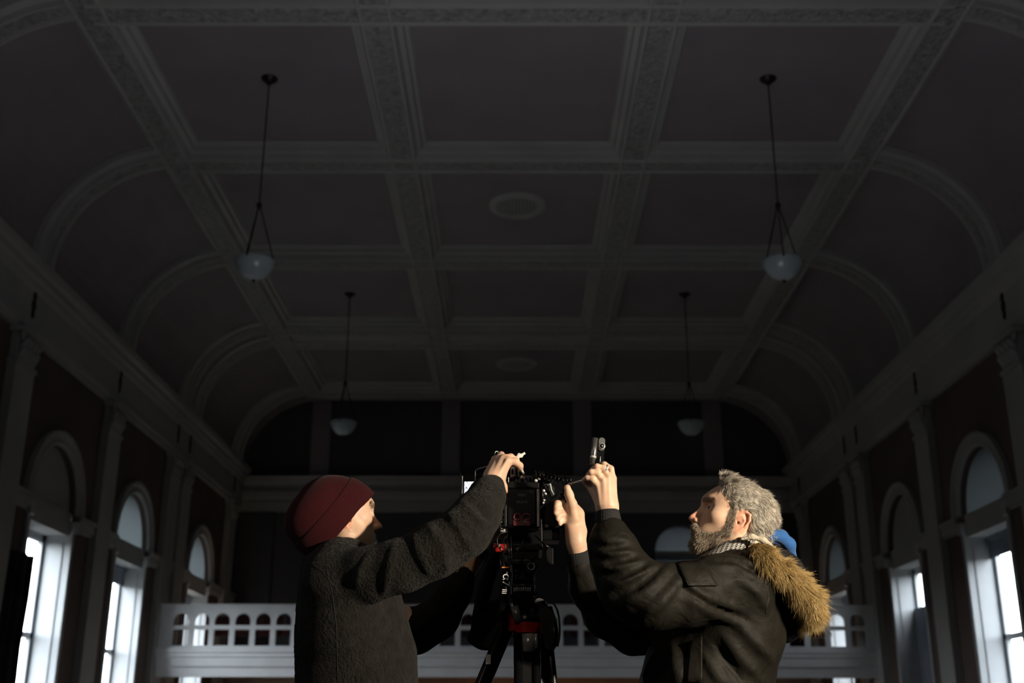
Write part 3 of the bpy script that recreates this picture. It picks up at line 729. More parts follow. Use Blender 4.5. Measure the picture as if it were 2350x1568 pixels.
M_collar = mat('black_knit_collar', (.010, .010, .010), .9, spec=.2)
M_seam = mat('dark_seam_thread', (.010, .0095, .009), .9)
M_parka = mat('dark_olive_parka_cloth', (.0105, .0094, .0068), .62, var=.12, vscale=14, bump=.35, bscale=18, bdist=.012, btype='warp', spec=.13)
M_parkaseam = mat('parka_seam', (.022, .02, .015), .7)
M_rib = mat('black_ribbed_cuff', (.008, .008, .008), .9, bump=.6, bscale=200, bdist=.002)
M_jeans = mat('dark_trouser_cloth', (.015, .016, .02), .9, var=.1)
M_shoe = mat('black_boot_leather', (.012, .011, .01), .4)
M_metal = mat('bright_steel', (.72, .71, .67), .28, .5, var=.04)
M_black = mat('black_anodised_metal', (.004, .004, .0045), .30, .0, spec=.28, var=.1)
M_blackmatte = mat('black_rubber', (.0045, .0045, .0045), .5, spec=.15)
YL = 3.22
def legs(person, xa, xb, yc, top, name_dir):
    f = Field((min(xa, xb)-.3, yc-.35, -.02), (max(xa, xb)+.3, yc+.4, top+.08), .012)
    x = (xa+xb)/2
    for s2, xo in ((-1, xa), (1, xb)):
        y = yc+s2*.11; f.chain([(x, y, top-.08), (xo, y, .52), (xo-.02*name_dir, y, .06)], [.115, .075, .055], .04)
    f.cone((x, yc-.07, top-.04), (x, yc+.07, top-.04), .125, .125, .05); f.cone((x, yc-.06, top+.04), (x, yc+.06, top+.04), .12, .12, .05)
    vf_mesh('trousers', f.mesh(), M_jeans, person, 2)
    for s2, xo in ((-1, xa), (1, xb)):
        y = yc+s2*.11; f = Field((xo-.25, y-.1, -.01), (xo+.25, y+.1, .18), .007)
        f.cone((xo-.02*name_dir, y, .05), (xo-.02*name_dir, y, .14), .05, .055, .02); f.ell((xo+.05*name_dir, y, .035), (.15, .052, .045), None, .03); f.box((xo+.045*name_dir, y, .014), (.145, .05, .013), None, .01, .01)
        f.plane((0, 0, .001), (0, 0, -1)); vf_mesh('boot', f.mesh(), M_shoe, person, 1)
# ------------------------------------------------------------ man in the beanie
man1 = tag(empty('person', (float(P(800, 1500, YL)[0]), YL, 0)), 'person in a dark red knitted beanie and charcoal fleece reaching up to the camera', 'person')
H1 = Head(P(778, 1196, 3.19), (math.cos(.42)*math.cos(.09), math.sin(.42)*math.cos(.09), math.sin(.09)), (-.09, 0, 1), .95)
HF = sculpt_head(H1, ears=(), top=.074); f = sculpt_head(H1, ears=(-1,), top=.074, eo=(.014, -.014))
f.chain(PP((775, 1225, 3.20), (760, 1290, 3.24)), [.062, .066], .03); f.cone(P(800, 1240, 3.18), P(790, 1290, 3.22), .045, .055, .03)
head1 = f.mesh()
# near hand, laid over the top handle, back to the viewer
f = Field(P(1085, 1180, 3.05)-.02, P(1225, 1015, 3.27)+.02, .0018)
f.chain(PP((1112, 1150, 3.10), (1128, 1104, 3.12)), [.026, .022], .02); f.cone(P(1140, 1105, 3.13), P(1128, 1150, 3.12), .018, .022, .02)
for a, b, r0, r1 in (((1144, 1100, 3.125), (1164, 1062, 3.125), .0125, .0120), ((1136, 1098, 3.125), (1154, 1056, 3.140), .0130, .0120), ((1127, 1094, 3.130), (1143, 1055, 3.160), .0125, .0110), ((1121, 1090, 3.140), (1131, 1064, 3.175), .0110, .0100)):
    f.cone(P(*a), P(*b), r0, r1, .022)
f.cone(P(1136, 1096, 3.128), P(1152, 1064, 3.140), .0155, .013, .02)
def finger(f, pts, rs, k=.006): f.chain(PP(*pts), rs, k)
finger(f, [(1166, 1058, 3.125), (1183, 1060, 3.128), (1193, 1069, 3.142), (1196, 1079, 3.155)], [.0125, .0098, .0088, .0072])
finger(f, [(1157, 1053, 3.140), (1172, 1050, 3.165), (1184, 1056, 3.190), (1188, 1068, 3.200)], [.0125, .0100, .0090, .0076])
finger(f, [(1146, 1052, 3.160), (1150, 1045, 3.190), (1158, 1052, 3.215), (1160, 1066, 3.222)], [.0120, .0098, .0086, .0074])
finger(f, [(1134, 1062, 3.175), (1135, 1054, 3.205), (1141, 1060, 3.225), (1143, 1072, 3.230)], [.0110, .0088, .0078, .0066])
f.chain(PP((1143, 1106, 3.130), (1153, 1118, 3.140), (1155, 1130, 3.150), (1156, 1141, 3.158)), [.0145, .0120, .0105, .0085], .010)
for a, b in (((1140, 1095, 3.108), (1163, 1058, 3.110)), ((1132, 1092, 3.106), (1152, 1052, 3.124)), ((1124, 1088, 3.110), (1141, 1052, 3.142))): f.cone(P(*a), P(*b), .0010, .0026, .012)
hand1 = f.mesh()
# far hand, low behind the rig
f = Field(P(1060, 1330, 3.28)-.02, P(1160, 1180, 3.45)+.03, .0022)
f.chain(PP((1065, 1325, 3.36), (1085, 1285, 3.36), (1103, 1248, 3.36)), [.028, .025, .022], .02)
for j, (a, b) in enumerate((((1108, 1242, 3.36), (1128, 1215, 3.345)), ((1108, 1240, 3.365), (1131, 1222, 3.365)), ((1110, 1244, 3.37), (1132, 1230, 3.385)))): f.cone(P(*a), P(*b), .017, .013, .015)
for j in range(4): finger(f, [(1127+j*1.5, 1214+j*6, 3.34+j*.016), (1139+j, 1208+j*6, 3.335+j*.016), (1149, 1213+j*6, 3.335+j*.016)], [.0105, .009, .0075])
finger(f, [(1112, 1232, 3.345), (1120, 1208, 3.33), (1130, 1198, 3.325)], [.014, .011, .0085])
hand2 = f.mesh()
# unseen body under the clothes, one coarse surface
f = Field((-.95, 2.85, .1), (.05, 3.7, 1.75), .014)
f.chain(PP((785, 1310, YL), (800, 1420, YL), (815, 1568, YL)), [.085, .09, .09], .06); f.cone(P(765, 1260, 3.2), P(780, 1320, YL), .06, .09, .05)
f.chain(PP((755, 1340, 3.06), (1000, 1268, 2.99), (1075, 1225, 3.0), (1118, 1130, 3.11)), [.06, .045, .04, .026], .03)
f.chain(PP((800, 1350, 3.40), (940, 1440, 3.42), (975, 1440, 3.42), (1068, 1318, 3.36)), [.055, .045, .04, .027], .03)
zt = float(P(815, 1568, YL)[2]); xc = float(P(820, 1568, YL)[0])
for s2 in (-1, 1): f.chain([(xc, YL+s2*.03, zt-.05), (xc, YL+s2*.10, .6), (xc-.03, YL+s2*.11, .12)], [.07, .055, .04], .05)
body1 = f.mesh()
b1 = vf_mesh('body', [head1, hand1, hand2, body1], M_skin, man1, 1)
def skin_tint(H, stubble, base=(.66, .43, .30)):
    def fn(p):
        q = H.loc(p); n = len(p); c = np.tile(np.array(base), (n, 1)); rs = np.random.RandomState(3)
        c *= (1+.05*np.sin(p[:, :1]*90+np.sin(p[:, 2:]*130))+.04*rs.normal(size=(n, 1)))
        x, y, z = q.T; inh = (np.abs(q) < .2).all(1)
        red = inh & (((x > .11) & (z < 0)) | ((np.abs(y) > .072) & (x < .012) & (z < .05) & (z > -.04)))
        c[red] *= (1.08, .84, .80)
        lip = inh & (x > .088) & (z < -.043) & (z > -.066) & (np.abs(y) < .024); c[lip] = np.array((.42, .17, .13))
        st = inh & (x > -.005) & (z < -.012+ -.25*(x-.02)) & (z > -.125) & (x < .125) & ~lip & (x < .105+(z < -.035)*.05)
        wgt = np.clip((x+.005)/.03, 0, 1)*np.clip((-.012-.25*(x-.02)-z)/.03, 0, 1)*stubble*(.8+.2*np.sin(x*900+y*700)*np.sin(z*800)); wgt = np.where(st, wgt, 0)[:, None]; c = c*(1-wgt)+np.array((.14, .10, .07))*wgt
        br = inh & (z > .033) & (z < .043+.1*(.03-np.abs(np.abs(y)-.03))) & (x > .07) & (np.abs(y) > .01) & (np.abs(y) < .055); c[br] = c[br]*.35
        return np.clip(c, 0, 1)
    return fn
paint(b1, skin_tint(H1, .30))
for s2 in (-1, 1): eyeball(H1, s2, H1.R[:, 0]+np.array([0, 0, .15]), man1)
# eyelashes / brow hair
def brow(H, s2, parent, col):
    V = [H.w(.092-abs(t-.35)*.018, s2*(.012+t*.040), .040+.006*math.sin(t*3)) for t in np.linspace(0, 1, 60)]
    V = np.array(V); rs = np.random.RandomState(5); V = np.repeat(V, 4, 0)+rs.normal(size=(240, 3))*.0016
    D = np.tile(H.R@np.array([.25, .9*s2, .35]), (240, 1)); strands('eyebrow', V, D, .006, .0005, MATS_T['hair'], parent, 4, .4, segs=2, tint=lambda r, t, ro: np.repeat((np.array(col)*(.7+.6*r[:, None]))[:, None, :], 9, 1))
MATS_T = {'hair': mat_tint('hair', .55, spec=.4), 'fur': mat_tint('fur', .6, spec=.35), 'knit': mat_tint('knit', .95, sheen=.04, spec=.1)}
brow(H1, -1, man1, (.10, .07, .05)); brow(H1, 1, man1, (.10, .07, .05))
# beanie: knitted dome with a deep turned-up cuff
c0 = H1.w(-.004, 0, -.020); ax = Vector(H1.R@np.array([-.74, 0, .67])).normalized(); side = Vector(H1.R[:, 1]); fx = side.cross(ax).normalized(); sy_ = ax.cross(fx)
Mh = Matrix(((fx.x, sy_.x, ax.x, c0[0]), (fx.y, sy_.y, ax.y, c0[1]), (fx.z, sy_.z, ax.z, c0[2]), (0, 0, 0, 1)))
def knit(name, prof, rx, ry, m, parent, seed, ribs=110, lump=.0015, margin=.0085):
    b = MB(); n = 220; i0 = 0; K = len(prof); pts_ = []
    for j, (r, z) in enumerate(prof):
        for q2 in range(n):
            an = 2*math.pi*q2/n; rr = r*(1+.004*math.sin(an*ribs))*(1+lump*3*math.sin(an*3+z*20+seed))
            pts_.append(Mh @ Vector((rr*rx*math.cos(an), rr*ry*math.sin(an), z)))
    V_ = np.array([tuple(p) for p in pts_]); inner = np.array(Mh.translation)+np.array(Mh.col[2][:3])*.035       # stretch the knit over the skull
    dr_ = V_-inner; dr_ /= np.linalg.norm(dr_, axis=1)[:, None]+1e-9; rib = (1+.5*np.cos(np.tile(np.arange(n), K)*ribs/n*2*math.pi))*.0008
    mg = np.repeat(margin*np.minimum(1, (K-1-np.arange(K))/8*.5+.55) if K < 40 else np.full(K, margin), n)
    for _ in range(30):
        ix = np.clip(np.round((V_-HF.lo)/HF.h).astype(int), 0, np.array(HF.d.shape)-1); dd = HF.d[ix[:, 0], ix[:, 1], ix[:, 2]]-mg-rib; V_ = V_+dr_*np.clip(-dd, 0, .004)[:, None]
    g_ = V_.reshape(K, n, 3)
    for _ in range(3): g_[1:-1] = g_[1:-1]*.5+(g_[:-2]+g_[2:])*.25
    b.v = [tuple(p) for p in g_.reshape(-1, 3)]
    for j in range(K-1):
        for q2 in range(n):
            a = j*n+q2; c2 = j*n+(q2+1) % n; b.f.append((a, c2, c2+n, a+n)); b.smooth.append(True)
    o = keep(b.build(name, m), parent); rs = np.random.RandomState(seed)
    an = np.tile(np.arange(n), K); k = .80+.20*np.cos(an*ribs/n*2*math.pi); base = np.array((.038, .0062, .0080))  # tint darker between the ribs
    a = o.data.color_attributes.new('tint', 'FLOAT_COLOR', 'POINT'); col = np.ones((n*K, 4), np.float32); col[:, :3] = base*(k*(.92+.16*rs.rand(n*K)))[:, None]; a.data.foreach_set('color', col.ravel()); return o
rx, ry = .113, .088
dome = [(1.0, .0), (1.0, .03), (1.0, .055), (.985, .078), (.94, .096), (.85, .114), (.70, .128), (.52, .137), (.32, .142), (.14, .144), (.001, .145)]
def dens(p):
    out = []
    for (a, b_), (c2, d) in zip(p[:-1], p[1:]):
        for t in np.linspace(0, 1, 5)[:-1]: out.append((a+(c2-a)*t, b_+(d-b_)*t))
    return out+[p[-1]]
knit('beanie', dens(dome), rx, ry, MATS_T['knit'], man1, 1)
cuff = [(.985, -.003), (1.03, -.006), (1.055, .0), (1.06, .02), (1.055, .045), (1.045, .054), (1.03, .060), (1.005, .062), (.985, .060)]
knit('beanie_cuff', dens(cuff), rx, ry, MATS_T['knit'], man1, 2, margin=.0115)
# fleece jacket
f = Field(P(640, 1600, 2.85)+[-.02, 0, -.22], P(1175, 1070, 3.75)+[0.02, 0, .02], .006)
f.chain(PP((772, 1335, YL), (782, 1420, YL), (800, 1500, YL), (818, 1580, YL)), [.114, .130, .143, .152], .06)
f.chain(PP((775, 1345, 3.08), (785, 1430, 3.12)), [.09, .10], .08); f.chain(PP((800, 1345, 3.37), (810, 1430, 3.33)), [.09, .10], .08)
f.cone(P(730, 1360, 3.2), P(770, 1480, 3.2), .05, .07, .08); f.cone(P(790, 1300, 3.12), P(815, 1310, 3.35), .07, .06, .06)
f.cone(P(818, 1580, YL), P(818, 1730, YL), .15, .155, .05); f.cone(P(850, 1380, YL), P(860, 1500, YL), .085, .10, .05)
sleeve(f, [(748, 1338, 3.06, 50), (850, 1316, 3.02, 55), (920, 1300, 3.00, 55), (1000, 1262, 2.985, 56), (1065, 1222, 2.99, 54), (1098, 1180, 3.02, 47), (1118, 1140, 3.07, 39), (1130, 1118, 3.10, 30)], .035)
sleeve(f, [(815, 1360, 3.38, 55), (890, 1430, 3.42, 48), (955, 1450, 3.43, 48), (1005, 1420, 3.41, 46), (1045, 1360, 3.38, 36), (1072, 1318, 3.355, 25)], .035)
folds_on(f, [([(985, 1206), (1015, 1255), (1030, 1310)], .0035), ([(905, 1252), (892, 1310), (880, 1362)], .003), ([(848, 1268), (828, 1310), (815, 1345)], .003), ([(948, 1228), (962, 1270), (985, 1320)], .003), ([(1030, 1180), (1065, 1230), (1085, 1270)], .0035), ([(1060, 1150), (1100, 1195), (1130, 1215)], .004)])
f.cone(P(763, 1286, 3.20), P(760, 1306, 3.22), .074, .085, .03); f.noise(.0035, 7, 3, 2)
f.cone(P(768, 1225, 3.185), P(764, 1292, 3.21), .060, .060, .008, 'cut'); f.cone(P(1136, 1086, 3.12), P(1126, 1125, 3.10), .030, .026, .004, 'cut')
f.cone(P(1090, 1290, 3.35), P(1072, 1325, 3.36), .027, .023, .004, 'cut')
jk = vf_mesh('fleece_jacket', f.mesh(), M_fleece, man1, 1)
f = Field(P(680, 1330, 3.03), P(880, 1200, 3.42), .004)
for k in range(28):
    a0, a1 = 2*math.pi*k/28, 2*math.pi*(k+1)/28; g = lambda a: P(776, 1268, 3.195)+np.array([.074*math.cos(a), .070*math.sin(a), .016+.004*math.cos(a)])
    f.cone(g(a0)-[0, 0, .012], g(a1)-[0, 0, .012], .011, .011, .004); f.cone(g(a0)+[0, 0, .006], g(a1)+[0, 0, .006], .009, .009, .006)
vf_mesh('collar', f.mesh(), M_collar, man1, 1)
seam('side_seam', jk, [(748, 1300), (762, 1360), (772, 1440), (775, 1560)], M_seam, man1, .0012)
seam('shoulder_seam', jk, [(716, 1296), (740, 1312), (765, 1345)], M_seam, man1, .0012)
# wrist watch on the far arm
wv = P(1103, 1250, 3.36)-P(1085, 1285, 3.36); wa = Vector(wv).normalized(); Mw = Matrix.Translation(Vector(P(1094, 1266, 3.36))) @ wa.to_track_quat('Z', 'Y').to_matrix().to_4x4()
m_ = MB(); m_.lathe([(.0255, -.011), (.0290, -.010), (.0290, .010), (.0255, .011)], 24, Mw); o = m_.build('watch_strap', M_blackmatte); keep(o, man1)
m_ = MB(); m_.box((-.036, -.014, -.015), (-.026, .014, .015), Mw @ Matrix.Rotation(1.2, 4, 'Z')); keep(m_.build('watch_case', M_black), man1)
legs(man1, xc-.03, xc+.02, YL, zt-.20, 1)
# ------------------------------------------------------------ bearded man in the parka
man2 = tag(empty('person', (float(P(1640, 1500, YL)[0]), YL, 0)), 'person with grey hair and beard in a dark parka with fur trimmed hood', 'person')
pt = .30
H2 = Head(P(1684, 1204, 3.13), (-math.cos(pt), -.07, math.sin(pt)), (math.sin(pt), 0, math.cos(pt)), .94)
f = sculpt_head(H2, ears=(1,), top=.074, eo=(.009, -.012))
f.chain(PP((1715, 1220, 3.14), (1712, 1300, 3.16)), [.062, .068], .03); f.cone(P(1680, 1235, 3.12), P(1690, 1300, 3.15), .045, .055, .03)
hd2 = f; headV2, headF2 = f.mesh()
# raised near hand pinching the screwdriver, back to the viewer
f = Field(P(1320, 1200, 2.90)-.02, P(1440, 1040, 3.10)+.02, .0017)
f.chain(PP((1400, 1215, 2.99), (1394, 1168, 2.99)), [.025, .021], .02); f.cone(P(1386, 1170, 2.99), P(1400, 1170, 2.99), .0165, .0175, .015)
for a, b, r0, r1 in (((1381, 1158, 2.985), (1372, 1118, 2.982), .0115, .0115), ((1389, 1160, 2.985), (1384, 1106, 2.980), .0125, .0115), ((1398, 1160, 2.985), (1396, 1100, 2.982), .0125, .0110), ((1403, 1160, 2.990), (1405, 1100, 2.990), .0115, .0105)): f.cone(P(*a), P(*b), r0, r1, .022)
f.cone(P(1392, 1158, 2.984), P(1388, 1114, 2.982), .0150, .0145, .02)
finger(f, [(1372, 1117, 2.978), (1360, 1100, 2.966), (1348, 1097, 2.968), (1341, 1101, 2.980)], [.0108, .0088, .0076, .0064], .004)
finger(f, [(1384, 1106, 2.976), (1371, 1085, 2.962), (1357, 1084, 2.960), (1350, 1090, 2.974)], [.0108, .0088, .0078, .0066], .004)
finger(f, [(1396, 1100, 2.979), (1386, 1075, 2.966), (1370, 1071, 2.962), (1360, 1077, 2.976)], [.0106, .0086, .0076, .0064], .004)
finger(f, [(1405, 1098, 2.988), (1402, 1076, 2.984), (1387, 1066, 2.983), (1373, 1066, 2.992)], [.0100, .0080, .0072, .0062], .004)
f.chain(PP((1372, 1146, 2.990), (1360, 1124, 2.994), (1351, 1112, 2.992), (1341, 1105, 2.986)), [.0125, .0105, .0088, .0072], .006)
for a, b in (((1378, 1158, 2.968), (1371, 1112, 2.966)), ((1388, 1158, 2.966), (1385, 1102, 2.962)), ((1398, 1158, 2.966), (1397, 1094, 2.966))): f.cone(P(*a), P(*b), .0010, .0024, .012)
hand3 = f.mesh()
# far hand, thumb up on the cable
f = Field(P(1262, 1320, 3.10)-.02, P(1355, 1095, 3.30)+.02, .0019)
f.chain(PP((1332, 1290, 3.22), (1322, 1245, 3.20), (1320, 1228, 3.20)), [.029, .0235, .0235], .02)
for a, b, r0, r1 in (((1320, 1228, 3.20), (1298, 1172, 3.19), .021, .014), ((1325, 1222, 3.205), (1305, 1168, 3.205), .020, .014), ((1328, 1215, 3.21), (1318, 1168, 3.215), .019, .015), ((1324, 1196, 3.21), (1328, 1180, 3.21), .016, .015)): f.cone(P(*a), P(*b), r0, r1, .018)
f.chain(PP((1318, 1190, 3.185), (1313, 1158, 3.17), (1306, 1136, 3.165), (1302, 1120, 3.160)), [.0170, .0125, .0110, .0095], .010)
finger(f, [(1299, 1172, 3.19), (1289, 1156, 3.185), (1279, 1156, 3.18), (1276, 1164, 3.175)], [.0118, .0095, .0085, .0070])
finger(f, [(1297, 1182, 3.195), (1287, 1168, 3.185), (1278, 1170, 3.178), (1275, 1178, 3.175)], [.0118, .0095, .0085, .0072])
finger(f, [(1300, 1192, 3.20), (1290, 1182, 3.185), (1282, 1184, 3.18), (1280, 1192, 3.175)], [.0115, .0090, .0082, .0070])
finger(f, [(1305, 1200, 3.205), (1296, 1194, 3.19), (1288, 1196, 3.185), (1285, 1203, 3.18)], [.0105, .0082, .0074, .0062])
hand4 = f.mesh()
f = Field((.10, 2.85, .1), (1.05, 3.7, 1.72), .014)
f.chain(PP((1670, 1310, YL), (1650, 1420, YL), (1635, 1568, YL)), [.085, .09, .09], .06); f.cone(P(1712, 1250, 3.15), P(1690, 1320, YL), .06, .09, .05)
f.chain(PP((1700, 1335, 3.05), (1480, 1370, 2.98), (1435, 1330, 2.98), (1402, 1210, 2.99)), [.06, .05, .045, .027], .03)
f.chain(PP((1620, 1380, 3.38), (1450, 1450, 3.40), (1390, 1420, 3.38), (1332, 1290, 3.22)), [.055, .05, .045, .028], .03)
zt2 = float(P(1635, 1568, YL)[2]); xc2 = float(P(1620, 1568, YL)[0])
for s2 in (-1, 1): f.chain([(xc2, YL+s2*.03, zt2-.05), (xc2, YL+s2*.10, .6), (xc2+.03, YL+s2*.11, .12)], [.07, .055, .04], .05)
b2 = vf_mesh('body', [(headV2, headF2), hand3, hand4, f.mesh()], M_skin, man2, 1)
paint(b2, skin_tint(H2, .55))
for s2 in (-1, 1): eyeball(H2, s2, H2.R[:, 0]+np.array([0, -.25, .02]), man2); brow(H2, s2, man2, (.16, .11, .07))
legs(man2, xc2+.03, xc2-.02, YL, zt2-.20, -1)
# ---- hair: a cap shaped on the skull with strands over it
f = Field(H2.o-.19, H2.o+.20, .003); f.d = np.full(f.d.shape, .2, np.float32); W = H2.w
f.ell(W(-.016, 0, .050), (.095, .076, .074), H2.R, .02); f.ell(W(-.030, 0, .013), (.080, .072, .070), H2.R, .03)
f.ell(W(.018, 0, .072), (.056, .0745, .050), H2.R, .02); f.ell(W(.026, 0, .112), (.034, .042, .015), H2.R, .02); f.ell(W(.046, -.0, .124), (.019, .030, .013), H2.R, .015)
f.noise(.0035, 22, 8, 2, 1.5)
f.plane(W(.043, 0, .0), H2.R@np.array([.955, 0, -.30]), .01)                     # hairline at the forehead
f.ell(W(.004, .085, -.008), (.032, .028, .040), H2.R, .008, 'cut'); f.ell(W(.05, .075, -.03), (.045, .04, .05), H2.R, .008, 'cut'); f.ell(W(.05, -.075, -.03), (.045, .04, .05), H2.R, .008, 'cut')
f.plane(W(0, 0, -.060), H2.R@np.array([.35, 0, -1]), .01)
VH, FH = f.mesh(); capo = vf_mesh('hair', (VH, FH), MATS_T['hair'], man2, 1)
rs = np.random.RandomState(2)
def hairtone(p):
    q = H2.loc(p); k = .5+.5*np.sin(q[:, 0]*160+np.sin(q[:, 2]*120+q[:, 1]*60)*2); return np.stack([.20+.16*k, .18+.145*k, .15+.12*k], 1)
paint(capo, hairtone)
NH = vnormals(VH, FH); q = H2.loc(VH); ok = ((q[:, 1] > -.04) | (q[:, 2] > .04)) & ~(((q[:, 0]-.314*q[:, 2]) > .040) & (q[:, 2] < .112)); ids = rs.choice(np.where(ok)[0], 25000)
fl = np.stack([-.8-.5*(q[:, 2] < .06), .15*np.sign(q[:, 1]), -.35-1.0*np.clip(.10-q[:, 2], 0, .12)*8], 1)
wav = np.sin(q[:, [0]]*110+q[:, [2]]*60+np.sin(q[:, [1]]*80))*np.array([[.0, .45, .75]])
fr_ = q[:, 0] > .038; fl[fr_ & (q[:, 2] > .1)] = (-.5, .35, .12)
D = (fl+wav)@H2.R.T; D = D-NH*(D*NH).sum(1)[:, None]; D /= np.linalg.norm(D, axis=1)[:, None]; D = D+NH*.16
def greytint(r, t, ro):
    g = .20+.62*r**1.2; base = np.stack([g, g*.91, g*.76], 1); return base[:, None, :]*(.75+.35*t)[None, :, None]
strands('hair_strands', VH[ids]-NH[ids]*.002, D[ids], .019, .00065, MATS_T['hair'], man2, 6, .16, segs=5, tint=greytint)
# ---- beard
f = Field(H2.o-.19, H2.o+.20, .003)
f.ell(W(.083, 0, -.086), (.023, .028, .022), H2.R, .02); f.chain([W(.078, .024, -.086), W(.035, .050, -.070), (W(.008, .066, -.030))], [.016, .010, .003], .02); f.chain([W(.078, -.024, -.086), W(.035, -.050, -.070), W(.008, -.066, -.030)], [.016, .010, .003], .02)
f.chain([W(.098, .026, -.058), W(.106, .010, -.038), W(.106, -.010, -.038), W(.098, -.026, -.058)], [.0055, .006, .006, .0055], .004); f.cone(W(.092, .028, -.060), W(.084, .028, -.085), .007, .010, .01)
f.noise(.002, 30, 4, 2, 1.0); VB, FB = f.mesh(); bo = vf_mesh('beard', (VB, FB), MATS_T['hair'], man2, 1)
paint(bo, lambda p: np.array((.17, .13, .09))*(.8+.3*np.sin(H2.loc(p)[:, :1]*300)))
NB = vnormals(VB, FB); qb = H2.loc(VB); ids = rs.choice(len(VB), 6500); D = NB*.35+(np.array([.2, 0, -.9])@H2.R.T)
hv = H2.loc(headV2); NHd = vnormals(headV2, headF2); reg = (hv[:, 0] > .014-.2*(hv[:, 2]+.03)*(hv[:, 2] < -.03)*5) & (hv[:, 0] < .100) & (hv[:, 2] < np.maximum(-.008-.80*(hv[:, 0]-.005), -.050)) & (hv[:, 2] > -.12) & (np.abs(hv[:, 1]) > .020) & (hv[:, 1] > -.02) | ((np.abs(hv[:, 0]-.025) < .010) & (hv[:, 2] < .03) & (hv[:, 2] > -.05) & (hv[:, 1] > .05))
ids2 = rs.choice(np.where(reg)[0], 4200); D2 = NHd*.35+(np.array([.12, 0, -.9])@H2.R.T)
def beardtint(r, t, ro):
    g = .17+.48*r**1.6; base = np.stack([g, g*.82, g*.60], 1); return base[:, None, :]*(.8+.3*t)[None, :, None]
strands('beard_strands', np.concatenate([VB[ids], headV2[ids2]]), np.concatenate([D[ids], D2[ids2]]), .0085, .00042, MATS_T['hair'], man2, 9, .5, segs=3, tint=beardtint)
# ---- parka
f = Field(P(1265, 1600, 2.82)+[-.02, 0, -.22], P(1850, 1140, 3.75)+[.02, 0, .02], .006)
f.chain(PP((1690, 1345, YL), (1668, 1430, YL), (1640, 1510, YL), (1618, 1585, YL)), [.118, .140, .150, .165], .06); f.cone(P(1618, 1585, YL), P(1605, 1730, YL), .165, .175, .05)
f.cone(P(1720, 1340, 3.2), P(1735, 1420, 3.22), .065, .06, .06)
f.cone(P(1700, 1345, 3.08), P(1690, 1430, 3.12), .09, .10, .08); f.cone(P(1670, 1350, 3.36), P(1660, 1430, 3.33), .09, .10, .08); f.cone(P(1665, 1328, 3.15), P(1655, 1322, 3.34), .055, .06, .05)
sleeve(f, [(1695, 1338, 3.055, 68), (1630, 1350, 3.03, 64), (1560, 1366, 3.00, 66), (1490, 1372, 2.975, 66), (1444, 1345, 2.97, 62), (1418, 1290, 2.98, 54), (1404, 1245, 2.985, 45), (1399, 1226, 2.99, 32)], .035)
sleeve(f, [(1640, 1390, 3.36, 70), (1540, 1440, 3.38, 64), (1455, 1448, 3.38, 54), (1395, 1415, 3.35, 50), (1350, 1345, 3.28, 42), (1331, 1302, 3.225, 29)], .035)
folds_on(f, [([(1366, 1236), (1400, 1242), (1438, 1238)], .007), ([(1358, 1262), (1400, 1272), (1452, 1266)], .008), ([(1364, 1300), (1410, 1304), (1468, 1288)], .009), ([(1385, 1345), (1440, 1330), (1500, 1300)], .010), ([(1420, 1392), (1480, 1358), (1545, 1298)], .010), ([(1470, 1420), (1520, 1380), (1570, 1320)], .009),
    ([(1560, 1330), (1620, 1370), (1700, 1400)], .009), ([(1580, 1372), (1640, 1410), (1720, 1440)], .008), ([(1620, 1295), (1690, 1300), (1745, 1340)], .007), ([(1600, 1280), (1680, 1282), (1740, 1300)], .006), ([(1660, 1460), (1700, 1510), (1750, 1566)], .009), ([(1615, 1500), (1640, 1540), (1655, 1566)], .009), ([(1700, 1440), (1740, 1480), (1775, 1520)], .008), ([(1500, 1500), (1488, 1540), (1480, 1566)], .010), ([(1545, 1490), (1552, 1530), (1556, 1566)], .008), ([(1690, 1330), (1740, 1360), (1760, 1400)], .006)])
folds_on(f, [([(1362, 1250), (1400, 1258), (1442, 1252)], .005), ([(1362, 1282), (1405, 1288), (1460, 1277)], .006), ([(1372, 1322), (1425, 1318), (1485, 1294)], .007), ([(1400, 1370), (1460, 1345), (1522, 1300)], .008), ([(1570, 1352), (1630, 1392), (1710, 1420)], .006), ([(1615, 1288), (1690, 1290), (1745, 1318)], .005), ([(1640, 1480), (1675, 1525), (1705, 1566)], .008)], cut=True)
f.noise(.004, 5, 11, 3, 2.2)
f.cone(P(1705, 1210, 3.14), P(1700, 1300, 3.165), .066, .066, .01, 'cut'); f.cone(P(1394, 1165, 2.99), P(1397, 1208, 2.99), .029, .028, .004, 'cut'); f.cone(P(1322, 1260, 3.21), P(1330, 1296, 3.225), .028, .026, .004, 'cut')
pk = vf_mesh('parka', f.mesh(), M_parka, man2, 1)
# ribbed cuffs
def cuff_(a, b, r0, r1, name='cuff'):
    a = Vector(a); b = Vector(b); Mq = Matrix.Translation(a) @ (b-a).to_track_quat('Z', 'Y').to_matrix().to_4x4(); L_ = (b-a).length
    m_ = MB(); n = 96; prof = [(r0-.004, 0), (r0, -.001), (r0+.002, L_*.2), (r1, L_*.8), (r1-.003, L_)]
    for (r, z) in prof:
        for q2 in range(n):
            an = 2*math.pi*q2/n; rr = r*(1+.018*math.sin(an*32)); m_.v.append(tuple(Mq @ Vector((rr*math.cos(an), rr*math.sin(an), z))))
    for j in range(len(prof)-1):
        for q2 in range(n): a_ = j*n+q2; c2 = j*n+(q2+1) % n; m_.f.append((a_, c2, c2+n, a_+n)); m_.smooth.append(True)
    keep(m_.build(name, M_rib), man2)
cuff_(P(1394, 1173, 2.99), P(1397, 1208, 2.99), .0290, .0345); cuff_(P(1325, 1264, 3.21), P(1331, 1300, 3.228), .031, .035)
